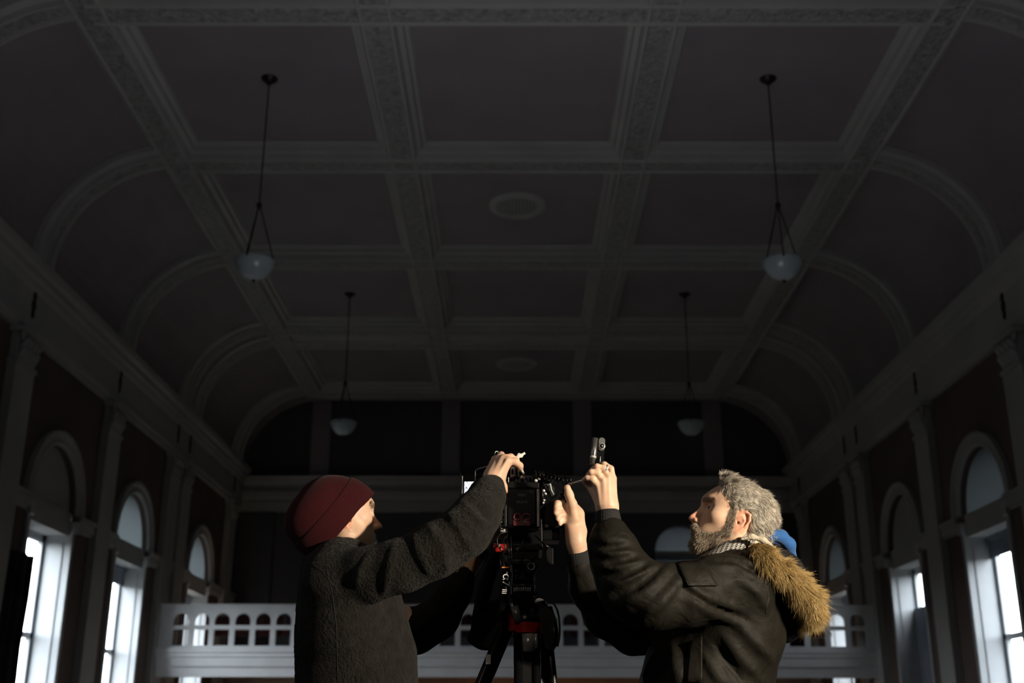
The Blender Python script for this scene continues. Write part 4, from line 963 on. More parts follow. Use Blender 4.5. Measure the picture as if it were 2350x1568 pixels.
# seams, sleeve pocket flap, placket
seam('armhole_seam', pk, [(1715, 1290), (1752, 1325), (1765, 1370), (1757, 1410)], M_parkaseam, man2, .0011)
seam('sleeve_seam', pk, [(1612, 1285), (1650, 1330), (1668, 1355)], M_parkaseam, man2, .0010)
pf = [(1553, 1292), (1612, 1288), (1648, 1345), (1578, 1346)]
def patch(name, obj, poly, m, parent, off=.006, n=8, th=.003):
    b = MB(); g = {}
    for i in range(n+1):
        for j in range(n+1):
            s_, t_ = i/n, j/n; x = (poly[0][0]*(1-s_)+poly[1][0]*s_)*(1-t_)+(poly[3][0]*(1-s_)+poly[2][0]*s_)*t_; y = (poly[0][1]*(1-s_)+poly[1][1]*s_)*(1-t_)+(poly[3][1]*(1-s_)+poly[2][1]*s_)*t_
            p = surf(obj, x, y, off)
            if p is None: return None
            g[i, j] = len(b.v); b.v.append(tuple(p))
    for i in range(n):
        for j in range(n): b.f.append((g[i, j], g[i+1, j], g[i+1, j+1], g[i, j+1])); b.smooth.append(True)
    o = keep(b.build(name, m), parent); md = o.modifiers.new('thickness', 'SOLIDIFY'); md.thickness = th; return o
patch('pocket_flap', pk, pf, M_parka, man2)
seam('flap_stitching', pk, [(1556, 1294), (1580, 1343), (1646, 1342)], M_parkaseam, man2, .0008, .009)
patch('front_placket', pk, [(1585, 1470), (1612, 1462), (1612, 1566), (1576, 1566)], M_parka, man2, .005)
# collar of the parka and houndstooth scarf collar
def houndstooth():
    m = bpy.data.materials.new('houndstooth_cloth'); m.use_nodes = True; nt = m.node_tree; b = nt.nodes['Principled BSDF']; uv = nt.nodes.new('ShaderNodeUVMap'); L = nt.links
    def M(op, a, b_=None, c=None):
        n_ = nt.nodes.new('ShaderNodeMath'); n_.operation = op
        for i, v in enumerate((a, b_, c)):
            if v is None: continue
            if isinstance(v, (int, float)): n_.inputs[i].default_value = v
            else: L.new(v, n_.inputs[i])
        return n_.outputs[0]
    sp = nt.nodes.new('ShaderNodeSeparateXYZ'); L.new(uv.outputs[0], sp.inputs[0])
    x, y = M('MULTIPLY', sp.outputs[0], 42.), M('MULTIPLY', sp.outputs[1], 8.)
    fx_, fy = M('FRACT', x), M('FRACT', y); a = M('GREATER_THAN', fx_, .5); c = M('GREATER_THAN', fy, .5); diag = M('GREATER_THAN', M('FRACT', M('MULTIPLY', M('ADD', x, y), 2.0)), .5)
    both = M('MULTIPLY', a, c); one = M('SUBTRACT', M('ADD', a, c), M('MULTIPLY', both, 2.0)); v = M('MINIMUM', M('ADD', both, M('MULTIPLY', one, diag)), 1.0)
    r = nt.nodes.new('ShaderNodeMixRGB'); L.new(v, r.inputs[0]); r.inputs[1].default_value = (.42, .40, .36, 1); r.inputs[2].default_value = (.02, .02, .02, 1)
    L.new(r.outputs[0], b.inputs['Base Color']); b.inputs['Roughness'].default_value = .9; return m
M_hound = houndstooth()
def band(name, low, high, m, parent, n=40, th=.004):
    """a cloth band lofted between a lower and an upper loop of points (closed)"""
    b = MB(); K = len(low); rows = 6
    for j in range(rows+1):
        t = j/rows
        for i in range(K):
            p = np.array(low[i])*(1-t)+np.array(high[i])*t; o_ = p-np.array(cen); o_[2] = 0; o_ /= np.linalg.norm(o_)+1e-9; p = p+o_*.006*math.sin(math.pi*t); b.v.append(tuple(p))
    uvs = []
    for j in range(rows):
        for i in range(K):
            i2 = (i+1) % K; b.f.append((j*K+i, j*K+i2, (j+1)*K+i2, (j+1)*K+i)); b.smooth.append(True); uvs += [(i/K, j/rows), ((i+1)/K, j/rows), ((i+1)/K, (j+1)/rows), (i/K, (j+1)/rows)]
    o = keep(b.build(name, m), parent); ul = o.data.uv_layers.new(name='UVMap'); ul.data.foreach_set('uv', np.array(uvs, np.float32).ravel())
    md = o.modifiers.new('thickness', 'SOLIDIFY'); md.thickness = th; md.offset = -1; return o
cen = P(1665, 1270, 3.14); lowp, highp = [], []
cl, ch = P(1655, 1282, 3.13), P(1672, 1245, 3.135)
for k in range(48):
    an = 2*math.pi*k/48; cx_, sy2 = math.cos(an), math.sin(an)      # +x towards the back of the neck
    lowp.append(cl+np.array([.098*cx_, .082*sy2, .042*cx_-.006*abs(sy2)])); highp.append(ch+np.array([.090*cx_, .074*sy2, .044*cx_+.0]))
band('houndstooth_collar', lowp, highp, M_hound, man2)
lo2 = [np.array(p)+np.array([0, 0, -.03])+(np.array(p)-cl)*np.array([.16, .22, 0]) for p in lowp]; hi2 = [np.array(a)*.95+np.array(b)*.05+(np.array(a)-cl)*np.array([.12, .16, 0])-[0, 0, .008] for a, b in zip(lowp, highp)]
band('parka_collar', lo2, hi2, M_collar, man2, th=.006)
# blue hood of the sweatshirt
M_blue = mat('bright_blue_sweatshirt', (.010, .085, .27), .85, var=.1, vscale=30, sheen=.2)
f = Field(P(1700, 1310, 3.0), P(1850, 1190, 3.40), .0035)
f.chain(PP((1736, 1234, 3.10), (1764, 1228, 3.11), (1792, 1232, 3.13), (1810, 1250, 3.15), (1820, 1276, 3.17)), [.010, .014, .017, .017, .012], .012); f.chain(PP((1740, 1236, 3.20), (1775, 1236, 3.21), (1803, 1252, 3.21), (1814, 1280, 3.20)), [.010, .014, .016, .014], .012)
f.chain(PP((1772, 1245, 3.075), (1800, 1270, 3.10)), [.006, .007], .006, op='cut'); f.noise(.0015, 14, 5, 2)
vf_mesh('blue_hood', f.mesh(), M_blue, man2, 1)
# parka hood hanging on the back, with fur ruff
f = Field(P(1700, 1480, 2.9), P(1905, 1220, 3.50), .006)
f.chain(PP((1730, 1275, 3.12), (1790, 1320, 3.14), (1830, 1380, 3.17), (1822, 1420, 3.18)), [.045, .055, .055, .035], .05); f.chain(PP((1760, 1300, 3.2), (1800, 1380, 3.24), (1795, 1440, 3.22), (1790, 1448, 3.2)), [.05, .06, .03, .02], .05)
f.chain(PP((1745, 1290, 3.30), (1820, 1370, 3.30)), [.05, .05], .05)
vf_mesh('hood', f.mesh(), M_collar, man2, 1)
ruff = [(1722, 1262, 3.01, 12), (1738, 1266, 3.00, 20), (1762, 1284, 2.99, 24), (1790, 1305, 3.00, 27), (1825, 1334, 3.02, 29), (1853, 1366, 3.05, 30), (1866, 1394, 3.09, 27), (1857, 1414, 3.14, 20), (1838, 1426, 3.20, 14)]
cps = [P(a, b, y) for a, b, y, r in ruff]; rr = [r*PX*.62 for *_, r in ruff]
f = Field(np.min(cps, 0)-.06, np.max(cps, 0)+.06, .004); f.chain(cps, rr, .02); f.noise(.003, 20, 2, 2)
VR, FR = f.mesh(); ro = vf_mesh('fur_ruff', (VR, FR), MATS_T['fur'], man2, 1)
def furbase(p):
    k = .5+.5*np.sin(p[:, 0]*120+np.sin(p[:, 2]*90)*2); return np.stack([.16+.10*k, .105+.07*k, .035+.03*k], 1)
paint(ro, furbase); NR = vnormals(VR, FR); ids = rs.choice(len(VR), 13000)
cps_ = np.array(cps); ci = np.argmin(((VR[ids][:, None, :]-cps_[None])**2).sum(-1), 1); tg = np.gradient(cps_, axis=0); tg /= np.linalg.norm(tg, axis=1)[:, None]
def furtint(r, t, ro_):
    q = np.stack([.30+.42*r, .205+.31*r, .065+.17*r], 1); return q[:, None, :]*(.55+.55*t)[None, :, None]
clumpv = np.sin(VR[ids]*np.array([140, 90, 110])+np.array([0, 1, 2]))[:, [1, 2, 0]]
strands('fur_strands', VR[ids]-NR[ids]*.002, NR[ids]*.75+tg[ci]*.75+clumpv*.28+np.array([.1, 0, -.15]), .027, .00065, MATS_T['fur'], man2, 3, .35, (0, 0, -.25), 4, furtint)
# cream lining edge along the top of the hood
f = Field(P(1690, 1265, 2.97), P(1800, 1215, 3.14), .0035); f.chain(PP((1702, 1238, 3.03), (1725, 1232, 3.03), (1752, 1240, 3.03), (1778, 1258, 3.035)), [.004, .007, .007, .004], .01); f.noise(.0012, 60, 2, 2)
vf_mesh('fleece_lining', f.mesh(), mat('cream_pile_lining', (.55, .48, .36), .95, bump=.8, bscale=300, bdist=.003), man2, 1)
# ring on a finger of the raised hand
a_, b__ = Vector(P(1396, 1080, 2.97)), Vector(P(1388, 1074, 2.966)); Mq = Matrix.Translation(Vector(P(1390, 1076, 2.969))) @ (b__-a_).to_track_quat('Z', 'Y').to_matrix().to_4x4()
m_ = MB(); m_.lathe([(.0108, -.003), (.0122, -.0025), (.0122, .0025), (.0108, .003)], 24, Mq); o = m_.build('finger_ring', mat('silver_ring', (.62, .61, .58), .25, .4)); keep(o, man2); tag(o, 'silver ring')
# ------------------------------------------------------------ folding multi tool in the raised hand
mt = tag(empty('multi_tool', tuple(P(1375, 1085, 2.985))), 'black and steel folding multi tool held up in the bearded person\'s raised fist', 'tool')
def slab(name, a, b, wv, w_, th, m, parent, ends=10, bulge=0):
    """a round ended bar from a to b; wv its width direction"""
    a, b = Vector(a), Vector(b); z = (b-a).normalized(); x = Vector(wv); x = (x-z*x.dot(z)).normalized(); y = z.cross(x); L_ = (b-a).length
    out = [(w_/2*math.cos(t), L_-w_/2+w_/2*math.sin(t)) for t in np.linspace(0, math.pi, ends)]+[(w_/2*math.cos(t), w_/2+w_/2*math.sin(t)) for t in np.linspace(math.pi, 2*math.pi, ends)]
    mb = MB(); top = [a+x*p+z*q2+y*th/2 for p, q2 in out]; bot = [a+x*p+z*q2-y*th/2 for p, q2 in out]; mb.quad(*top); mb.quad(*reversed(bot))
    for i in range(len(out)): j = (i+1) % len(out); mb.quad(top[i], bot[i], bot[j], top[j])
    o = mb.build(name, m); keep(o, parent); md = o.modifiers.new('b', 'BEVEL'); md.width = min(th*.25, .0012); md.segments = 2; return o, (a, x, y, z, L_)
slab('handle', P(1376, 1072, 2.985), P(1381, 1004, 2.985), (1, 0, 0), .0195, .009, M_black, mt)
o, fr2 = slab('handle_cap', P(1380, 1035, 2.978), P(1382, 1005, 2.978), (1, 0, 0), .0165, .004, mat('grey_steel', (.32, .32, .31), .35, .9), mt)
for (r, c, m2, nm) in ((.0082, .0, M_metal, 'pivot_ring'), (.0062, -.0012, M_black, 'pivot'), (.002, -.0024, M_metal, 'pivot_screw')):
    mb = MB(); mb.lathe([(.0001, .002), (r*.8, .002), (r, .001), (r, -.002), (.0001, -.002)], 24, Matrix.Translation(Vector(P(1382, 1024, 2.974))+Vector((0, c, 0))) @ Matrix.Rotation(math.pi/2, 4, 'X')); o = keep(mb.build(nm, m2), mt)
keep(MB().tube(PP((1377, 1062, 2.976), (1378, 1048, 2.976)), .0012, 6).build('spring', M_metal), mt)
mb = MB(); mb.tube(PP((1359, 1066, 3.06), (1362, 1046, 3.06), (1362, 1043, 3.06), (1366, 1006, 3.06)), [.0068, .0072, .0082, .0085], 14); keep(mb.build('second_handle', mat('brushed_grey_grip', (.22, .21, .20), .3, .8)), mt)
mb = MB(); mb.tube(PP((1361, 1052, 3.06), (1361.6, 1047, 3.06)), .0086, 14); keep(mb.build('grip_band', M_metal), mt)
mb = MB(); mb.tube(PP((1346, 1100, 2.985), (1304, 1111, 3.06)), [.0026, .0022], 8); keep(mb.build('screwdriver_blade', M_metal), mt)
# ================================================================ CAMERA RIG, TRIPOD AND WHAT HANGS ON THEM
def sc_at(Y): return (Y*.9466+.5*.322)/F_PX
def bpx(x0, y0, x1, y1, Y, dep, mb=None):
    """box whose viewer-facing side spans those photo pixels at distance Y, dep deep"""
    mb = mb or MB(); c = P((x0+x1)/2, (y0+y1)/2, Y); w2 = (x1-x0)*sc_at(Y)/2; h2 = (y1-y0)*sc_at(Y)/2
    mb.box((c[0]-w2, Y, c[2]-h2), (c[0]+w2, Y+dep, c[2]+h2)); return mb
def part(name, mb, m, parent, bev=.0015, label=None):
    o = keep(mb.build(name, m), parent)
    if bev: md = o.modifiers.new('bevel', 'BEVEL'); md.width = bev; md.segments = 3; md.limit_method = 'ANGLE'
    if label: o['label'] = label
    return o
def disc(mb, px, py, Y, r, dep, n=24, inner=0):
    M4 = Matrix.Translation(Vector(P(px, py, Y))) @ Matrix.Rotation(math.pi/2, 4, 'X')
    prof = [(max(inner, .0001), 0), (r*.94, 0), (r, -r*.06), (r, -dep)] if not inner else [(inner, -dep), (inner, 0), (r, 0), (r, -dep)]
    mb.lathe(prof, n, M4); return mb
rig = tag(empty('cinema_camera', tuple(P(1200, 1250, 3.22))), 'black cinema camera rig with a battery on its back between the two people', 'camera')
M_gloss = mat('glossy_black_plastic', (.003, .003, .0035), .22, spec=.2)
M_dkgrey = mat('dark_grey_painted_metal', (.018, .019, .020), .4, .3)
M_ltgrey = mat('worn_light_grey_metal', (.42, .42, .40), .35, .3, var=.2, vscale=60)
M_silver = mat('silver_label', (.50, .50, .47), .5, .2, var=.1, vscale=80)
M_red = mat('red_anodised_metal', (.42, .02, .015), .3, .4, spec=.6)
M_chrome = mat('polished_steel_barrel', (.40, .39, .35), .3, .55)
M_redlab = mat('dark_red_print', (.10, .006, .012), .5)
M_white = mat('white_print', (.75, .75, .72), .6)
M_greyprint = mat('grey_print', (.12, .12, .115), .6)
M_orange = mat('orange_stitch', (.70, .22, .03), .7)
# battery facing us
bat = part('battery', bpx(1160, 1120, 1240, 1213, 3.150, .055), M_gloss, rig, .006)
part('battery_rail', bpx(1232, 1121, 1238, 1210, 3.147, .010), M_ltgrey, bat, .002)  # light grey strip put in for the highlight down the battery edge
part('battery_rail', bpx(1157, 1142, 1163, 1209, 3.149, .012), M_dkgrey, bat, .002)
part('battery_plate', bpx(1166, 1125, 1230, 1205, 3.149, .006), M_black, bat, .002)
part('charge_window', bpx(1188, 1133, 1207, 1141, 3.148, .004), M_dkgrey, bat, .001)
lab = bpx(1178, 1190, 1217, 1207, 3.1475, .003); o = part('label_print', lab, M_redlab, bat, .0008, 'dark red label')
for cx_ in (1187, 1208):
    mb = MB(); disc(mb, cx_, 1187, 3.1468, .0118, .003, 28, .0072); part('ring_print', mb, M_redlab, bat, 0)
def text(s_, px, py, Y, size, m, parent, name='lettering', rot=0.0, tilt=0.0):
    cu = bpy.data.curves.new(name, 'FONT'); cu.body = s_; cu.size = size; cu.align_x = 'CENTER'; cu.align_y = 'CENTER'; cu.extrude = .0002
    t = bpy.data.objects.new(name, cu); C.objects.link(t); bpy.context.view_layer.update()
    me = bpy.data.meshes.new_from_object(t); bpy.data.objects.remove(t)
    M4 = Matrix.Translation(Vector(P(px, py, Y))) @ Matrix.Rotation(rot, 4, 'Y') @ Matrix.Rotation(math.pi/2, 4, 'X')
    me.transform(M4); me.materials.clear(); o = bpy.data.objects.new(name, me); C.objects.link(o); me.materials.append(m); keep(o, parent); return o
text('FRAME', 1198, 1153, 3.1480, .0105, M_greyprint, bat)
text('CE', 1206, 1197, 3.1468, .0075, M_white, bat)
# connector panel at the left of the battery
pn = part('connector_panel', bpx(1148, 1166, 1160, 1221, 3.162, .03), M_ltgrey, rig, .002)
for yy in (1174, 1187, 1200, 1213):
    mb = MB(); disc(mb, 1153, yy, 3.160, .0048, .006, 16, .0026); part('socket', mb, M_black, pn, 0)
# body, top plate, knobs
body = part('camera_body', bpx(1163, 1100, 1246, 1250, 3.205, .15), M_black, rig, .004)
part('top_plate', bpx(1160, 1106, 1238, 1121, 3.165, .17), M_blackmatte, rig, .003)
for (x, y, r, m) in ((1186, 1101, .011, M_black), (1203, 1104, .009, M_gloss), (1222, 1102, .010, M_gloss), (1175, 1113, .006, M_metal), (1180, 1116, .004, M_metal), (1168, 1117, .004, M_metal)):
    mb = MB(); M4 = Matrix.Translation(Vector(P(x, y, 3.19))); mb.lathe([(.0001, .008), (r*.9, .008), (r, .006), (r, -.012)], 20, M4); part('knob', mb, m, body, 0)
part('lens', MB().lathe([(.0001, 0), (.046, 0), (.048, .01), (.048, .09), (.055, .1), (.055, .14), (.0001, .14)], 32, Matrix.Translation(Vector(P(1202, 1185, 3.35))) @ Matrix.Rotation(-math.pi/2, 4, 'X')), M_black, rig, 0)
# top handle under the hand and its fittings
mb = MB(); mb.tube(PP((1172, 1108, 3.22), (1172, 1080, 3.22), (1176, 1068, 3.23), (1176, 1066, 3.33), (1174, 1085, 3.36), (1174, 1108, 3.36)), .012, 12); part('top_handle', mb, M_blackmatte, rig, 0)
hs = part('handle_bracket', bpx(1171, 1070, 1181, 1095, 3.178, .02), M_silver, rig, .002)
part('bracket_slot', bpx(1174, 1076, 1178, 1089, 3.176, .004), M_black, hs, .001)
part('handle_post', bpx(1166, 1095, 1168, 1117, 3.17, .004), M_metal, rig, .0006)
mb = MB(); mb.tube(PP((1196, 1076, 3.145), (1202, 1088, 3.15)), [.0030, .0038], 10); part('lever', mb, M_metal, rig, 0)
mb = MB(); mb.tube(PP((1189, 1079, 3.16), (1191, 1093, 3.17)), .0018, 8); part('lever', mb, M_ltgrey, rig, 0)
mb = MB(); mb.tube(PP((1199, 1092, 3.16), (1200, 1098, 3.16)), .006, 12); part('knob', mb, M_metal, rig, 0)
# wing key and ring on top of the hand side
mb = MB(); pts = PP((1180, 1054, 3.19), (1187, 1050, 3.19), (1192, 1045, 3.19), (1197, 1046, 3.19), (1201, 1042, 3.19), (1205, 1040, 3.19)); mb.tube(pts, [.002, .0045, .0078, .0060, .0030, .0038], 12, flat=.45, side=(0, 1, 0)); o = part('wing_key', mb, M_white, rig, 0); o['label'] = 'pale wing shaped key'
mb = MB(); r_ = [P(1140, 1042, 3.21)+np.array([.0055*math.cos(t), .002*math.sin(t*2), .0075*math.sin(t)]) for t in np.linspace(0, 2*math.pi, 25)]; mb.tube(r_, .0012, 6); part('split_ring', mb, M_metal, rig, 0)
mb = MB(); mb.tube(PP((1140, 1048, 3.21), (1150, 1064, 3.24), (1165, 1075, 3.25)), .003, 8); part('accessory_arm', mb, M_black, rig, 0)
# monitor on the left and the wire frame handle
mon = part('monitor', bpx(1062, 1087, 1112, 1150, 3.30, .018), M_gloss, rig, .003)
M_screen = bpy.data.materials.new('lit_screen'); M_screen.use_nodes = True; nt = M_screen.node_tree; b_ = nt.nodes['Principled BSDF']; tc = nt.nodes.new('ShaderNodeTexCoord'); nz = nt.nodes.new('ShaderNodeTexNoise'); nz.inputs['Scale'].default_value = 120; nz.inputs['Detail'].default_value = 3; cr = nt.nodes.new('ShaderNodeValToRGB')
nt.links.new(tc.outputs['Object'], nz.inputs[0]); nt.links.new(nz.outputs[0], cr.inputs[0]); nt.links.new(cr.outputs[0], b_.inputs['Emission Color']); cr.color_ramp.elements[0].position = .38; cr.color_ramp.elements[0].color = (.25, .28, .30, 1); cr.color_ramp.elements[1].position = .5; cr.color_ramp.elements[1].color = (.95, .97, 1, 1); b_.inputs['Emission Strength'].default_value = 1.1; b_.inputs['Base Color'].default_value = (.02, .02, .02, 1)
part('screen', bpx(1065, 1105, 1104, 1143, 3.298, .002), M_screen, mon, 0)
part('screen_edge', bpx(1060, 1092, 1062, 1134, 3.296, .01), M_metal, mon, .0005)
part('monitor_post', bpx(1055, 1082, 1058, 1142, 3.31, .006), M_dkgrey, rig, .001)
mb = MB(); mb.tube(PP((1091, 1140, 3.27), (1091, 1104, 3.27), (1091, 1084, 3.27), (1092, 1080, 3.27), (1096, 1077, 3.27), (1116, 1071, 3.26), (1150, 1066, 3.26), (1152, 1110, 3.26)), .0016, 8); part('wire_guard', mb, M_ltgrey, rig, 0)
mb = MB(); mb.tube(PP((1105, 1150, 3.31), (1150, 1150, 3.31), (1180, 1160, 3.31)), .006, 8); part('monitor_arm', mb, M_black, rig, 0)
# right hand side modules
part('recorder', bpx(1248, 1150, 1290, 1212, 3.20, .10), M_blackmatte, rig, .004)
part('recorder_base', bpx(1246, 1212, 1285, 1240, 3.22, .08), M_black, rig, .003)
mb = MB(); pts = [P(*q) for q in ((1248, 1112, 3.18), (1262, 1108, 3.18), (1270, 1118, 3.18), (1281, 1132, 3.18), (1266, 1140, 3.18), (1262, 1128, 3.18), (1254, 1124, 3.18))]
back = [p+np.array([0, .05, 0]) for p in pts]; mb.quad(*pts); mb.quad(*reversed(back))
for i in range(len(pts)): j = (i+1) % len(pts); mb.quad(pts[j], pts[i], back[i], back[j])
part('cable_clamp', mb, M_dkgrey, rig, .002)
mb = MB(); mb.tube(PP((1256, 1114, 3.172), (1263, 1111, 3.172), (1265, 1124, 3.172), (1271, 1136, 3.172)), [.002, .0025, .0022, .001], 8); part('clamp_edge', mb, M_silver, rig, 0)
mb = MB(); mb.tube(PP((1242, 1100, 3.19), (1262, 1110, 3.19)), .006, 10); mb.tube(PP((1244, 1118, 3.19), (1245, 1160, 3.20)), .005, 10); part('module_bracket', mb, M_black, rig, 0)
for (x, y, r) in ((1248, 1126, .0035), (1252, 1133, .003), (1249, 1148, .0028), (1247, 1154, .0025), (1238, 1098, .0035), (1230, 1103, .004)):
    mb = MB(); disc(mb, x, y, 3.165, r, .012, 16); part('screw', mb, M_metal, rig, 0)
# coiled cable
def coil(name, path, turns, R_, r, m, parent):
    path = [Vector(p) for p in path]; seg = [(b-a).length for a, b in zip(path[:-1], path[1:])]; tot = sum(seg); out = []
    N_ = turns*14
    for i in range(N_+1):
        s_ = i/N_*tot; k = 0
        while k < len(seg)-1 and s_ > seg[k]: s_ -= seg[k]; k += 1
        p = path[k].lerp(path[k+1], s_/seg[k]); t = (path[min(k+1, len(path)-1)]-path[k]).normalized(); u = t.cross(Vector((0, 1, .2))).normalized(); v = t.cross(u); a = i/14*2*math.pi
        out.append(p+u*math.cos(a)*R_+v*math.sin(a)*R_)
    part(name, MB().tube(out, r, 7), m, parent, 0)
coil('coiled_cable', PP((1228, 1090, 3.17), (1248, 1092, 3.17), (1270, 1098, 3.17), (1290, 1103, 3.17), (1308, 1104, 3.175), (1306, 1120, 3.18), (1296, 1134, 3.18), (1292, 1150, 3.18)), 15, .0095, .0030, M_gloss, rig)
for pts, r, m in (([(1212, 1092, 3.17), (1222, 1097, 3.17), (1236, 1098, 3.17), (1237, 1088, 3.165), (1243, 1085, 3.16), (1246, 1092, 3.16)], .0012, M_dkgrey),
        ([(1166, 1221, 3.15), (1150, 1223, 3.14), (1140, 1236, 3.14), (1142, 1252, 3.14), (1150, 1264, 3.145), (1160, 1268, 3.15)], .0016, M_black),
        ([(1165, 1228, 3.15), (1153, 1240, 3.13), (1161, 1258, 3.13), (1153, 1275, 3.135), (1152, 1294, 3.14)], .0017, M_black),
        ([(1200, 1238, 3.16), (1193, 1255, 3.14), (1183, 1262, 3.13), (1176, 1266, 3.14)], .0016, M_black), ([(1201, 1240, 3.16), (1190, 1262, 3.13), (1180, 1280, 3.14)], .0014, M_dkgrey),
        ([(1195, 1250, 3.15), (1196, 1261, 3.13), (1203, 1265, 3.13), (1215, 1260, 3.14), (1228, 1252, 3.16)], .0016, M_black), ([(1203, 1262, 3.15), (1201, 1272, 3.14), (1195, 1284, 3.14)], .0014, M_dkgrey),
        ([(1164, 1240, 3.16), (1168, 1262, 3.12), (1167, 1278, 3.14)], .0022, M_black), ([(1172, 1232, 3.16), (1173, 1262, 3.12), (1172, 1278, 3.14)], .0022, M_black), ([(1126, 1188, 3.13), (1138, 1194, 3.14), (1152, 1199, 3.155)], .0011, M_ltgrey), ([(1228, 1230, 3.17), (1246, 1246, 3.16), (1256, 1262, 3.17)], .002, M_black)):
    pv = PP(*pts); sm = [pv[0]]
    for a, b in zip(pv[:-1], pv[1:]): sm += [a*.75+b*.25, a*.25+b*.75]
    part('cable', MB().tube(sm+[pv[-1]], r, 7), m, rig, 0)
part('lower_plate', bpx(1166, 1248, 1246, 1262, 3.19, .16), M_black, rig, .002); part('riser_block', bpx(1176, 1262, 1236, 1284, 3.20, .13), M_blackmatte, rig, .002)
rb = part('rod_clamp', bpx(1136, 1248, 1164, 1267, 3.175, .03), M_red, rig, .004); rb['label'] = 'red rod clamp'
mb = MB(); mb.tube(PP((1132, 1255, 3.19), (1146, 1257, 3.19)), .010, 14); part('clamp_knob', mb, M_red, rig, 0)
mb = MB(); mb.tube(PP((1146, 1250, 3.160), (1151, 1264, 3.160)), .002, 6); part('clamp_bolt', mb, M_metal, rig, 0)
part('hanging_receiver', bpx(1253, 1258, 1270, 1296, 3.20, .02), M_blackmatte, rig, .002); mb = MB(); mb.tube(PP((1240, 1246, 3.21), (1262, 1258, 3.21)), .004, 8); part('receiver_arm', mb, M_black, rig, 0)
# ---------------- tripod
tri = tag(empty('tripod', (float(P(1205, 1450, 3.27)[0]), 3.27, 0)), 'black video tripod with a red bowl clamp carrying the camera rig', 'tripod')
tx = float(P(1205, 1450, 3.27)[0])
def zat(py, Y=3.2): return float(P(1205, py, Y)[2])
hd = MB(); hx = float(P(1200, 1300, 3.26)[0]); Mh2 = lambda z: Matrix.Translation((hx, 3.26, z))
hd.box((hx-.035, 3.20, zat(1296)), (hx+.035, 3.36, zat(1284))); hd.box((hx-.030, 3.22, zat(1330)), (hx+.030, 3.32, zat(1296)))
part('fluid_head', hd, M_black, tri, .003)
mb = MB(); disc(mb, 1219, 1300, 3.195, .0185, .03, 28); part('drag_wheel', mb, M_blackmatte, tri, .001); mb = MB(); disc(mb, 1219, 1300, 3.193, .010, .004, 20, .008); part('wheel_ring', mb, M_ltgrey, tri, 0)
mb = MB(); mb.lathe([(.0001, zat(1318)), (.034, zat(1318)), (.034, zat(1330)), (.031, zat(1332)), (.033, zat(1342)), (.033, zat(1366)), (.029, zat(1372)), (.026, zat(1392)), (.0001, zat(1392))], 40, Matrix.Translation((hx, 3.26, 0))); part('pan_base', mb, M_blackmatte, tri, 0)
mb = MB()
for k in range(11):
    an = -math.pi/2-.85+k*.15; c = Vector((hx+.0338*math.cos(an), 3.26+.0338*math.sin(an), zat(1352, 3.22))); mb.tube([c-Vector((0, 0, .0055)), c+Vector((0, 0, .0055))], .0011, 5)
part('scale_mark', mb, M_silver, tri, 0)
mb = MB(); mb.lathe([(.0001, zat(1338)), (.0345, zat(1338)), (.0345, zat(1344)), (.0001, zat(1344))], 40, Matrix.Translation((hx, 3.26, 0))); part('pan_collar', mb, M_dkgrey, tri, 0)
for (x, y, r) in ((1175, 1368, .005), (1188, 1372, .004), (1229, 1362, .006), (1212, 1395, .004), (1164, 1382, .004)):
    mb = MB(); disc(mb, x, y, 3.215, r, .02, 14); part('lock_screw', mb, M_gloss, tri, 0)
mb = MB(); mb.tube(PP((1180, 1392, 3.20), (1190, 1428, 3.20)), .0115, 18); part('level_tube', mb, mat('satin_steel', (.16, .16, .155), .35, .5), tri, 0)
mb = MB(); mb.lathe([(.0001, zat(1392)), (.030, zat(1392)), (.042, zat(1420)), (.036, zat(1440)), (.0001, zat(1440))], 36, Matrix.Translation((tx, 3.27, 0))); part('bowl', mb, M_black, tri, 0)
mb = MB(); bz = zat(1441); b0 = P(1208, 1441, 3.24)
arc = [b0+np.array([.046*math.cos(a)*1.02-.004, .046*math.sin(a), .0]) for a in np.linspace(-math.pi*.97, .02, 22)]
hgt = [(.040+.0 if i < 3 else max(.013, .030-.004*(i-3)*.7)) for i in range(22)]
for i in range(21):
    a, b = arc[i], arc[i+1]; zb = -.016+.006*(i < 6); h0, h1 = hgt[i], hgt[i+1]; th = .006
    out = lambda p: (p-b0)/np.linalg.norm(p-b0)*th
    A = [a+[0, 0, zb], b+[0, 0, zb], b+[0, 0, h1*.9], a+[0, 0, h0*.9]]; mb.quad(*A); mb.quad(A[3], A[2], A[2]-out(b), A[3]-out(a)); mb.quad(A[0]-out(a), A[1]-out(b), A[1], A[0])
    mb.smooth[-3] = True
part('bowl_clamp', mb, M_red, tri, 0, 'red bowl clamp')
mb = MB(); mb.tube(PP((1197, 1440, 3.215), (1232, 1444, 3.215)), .014, 16); part('clamp_lever', mb, M_red, tri, 0)
mb = MB(); mb.tube(PP((1211, 1455, 3.165), (1213, 1496, 3.165)), .0160, 24); part('clamp_barrel', mb, M_chrome, tri, 0, 'polished steel barrel')
mb = MB(); mb.tube(PP((1229, 1455, 3.17), (1230, 1488, 3.17)), .0050, 16); part('clamp_barrel', mb, M_chrome, tri, 0)
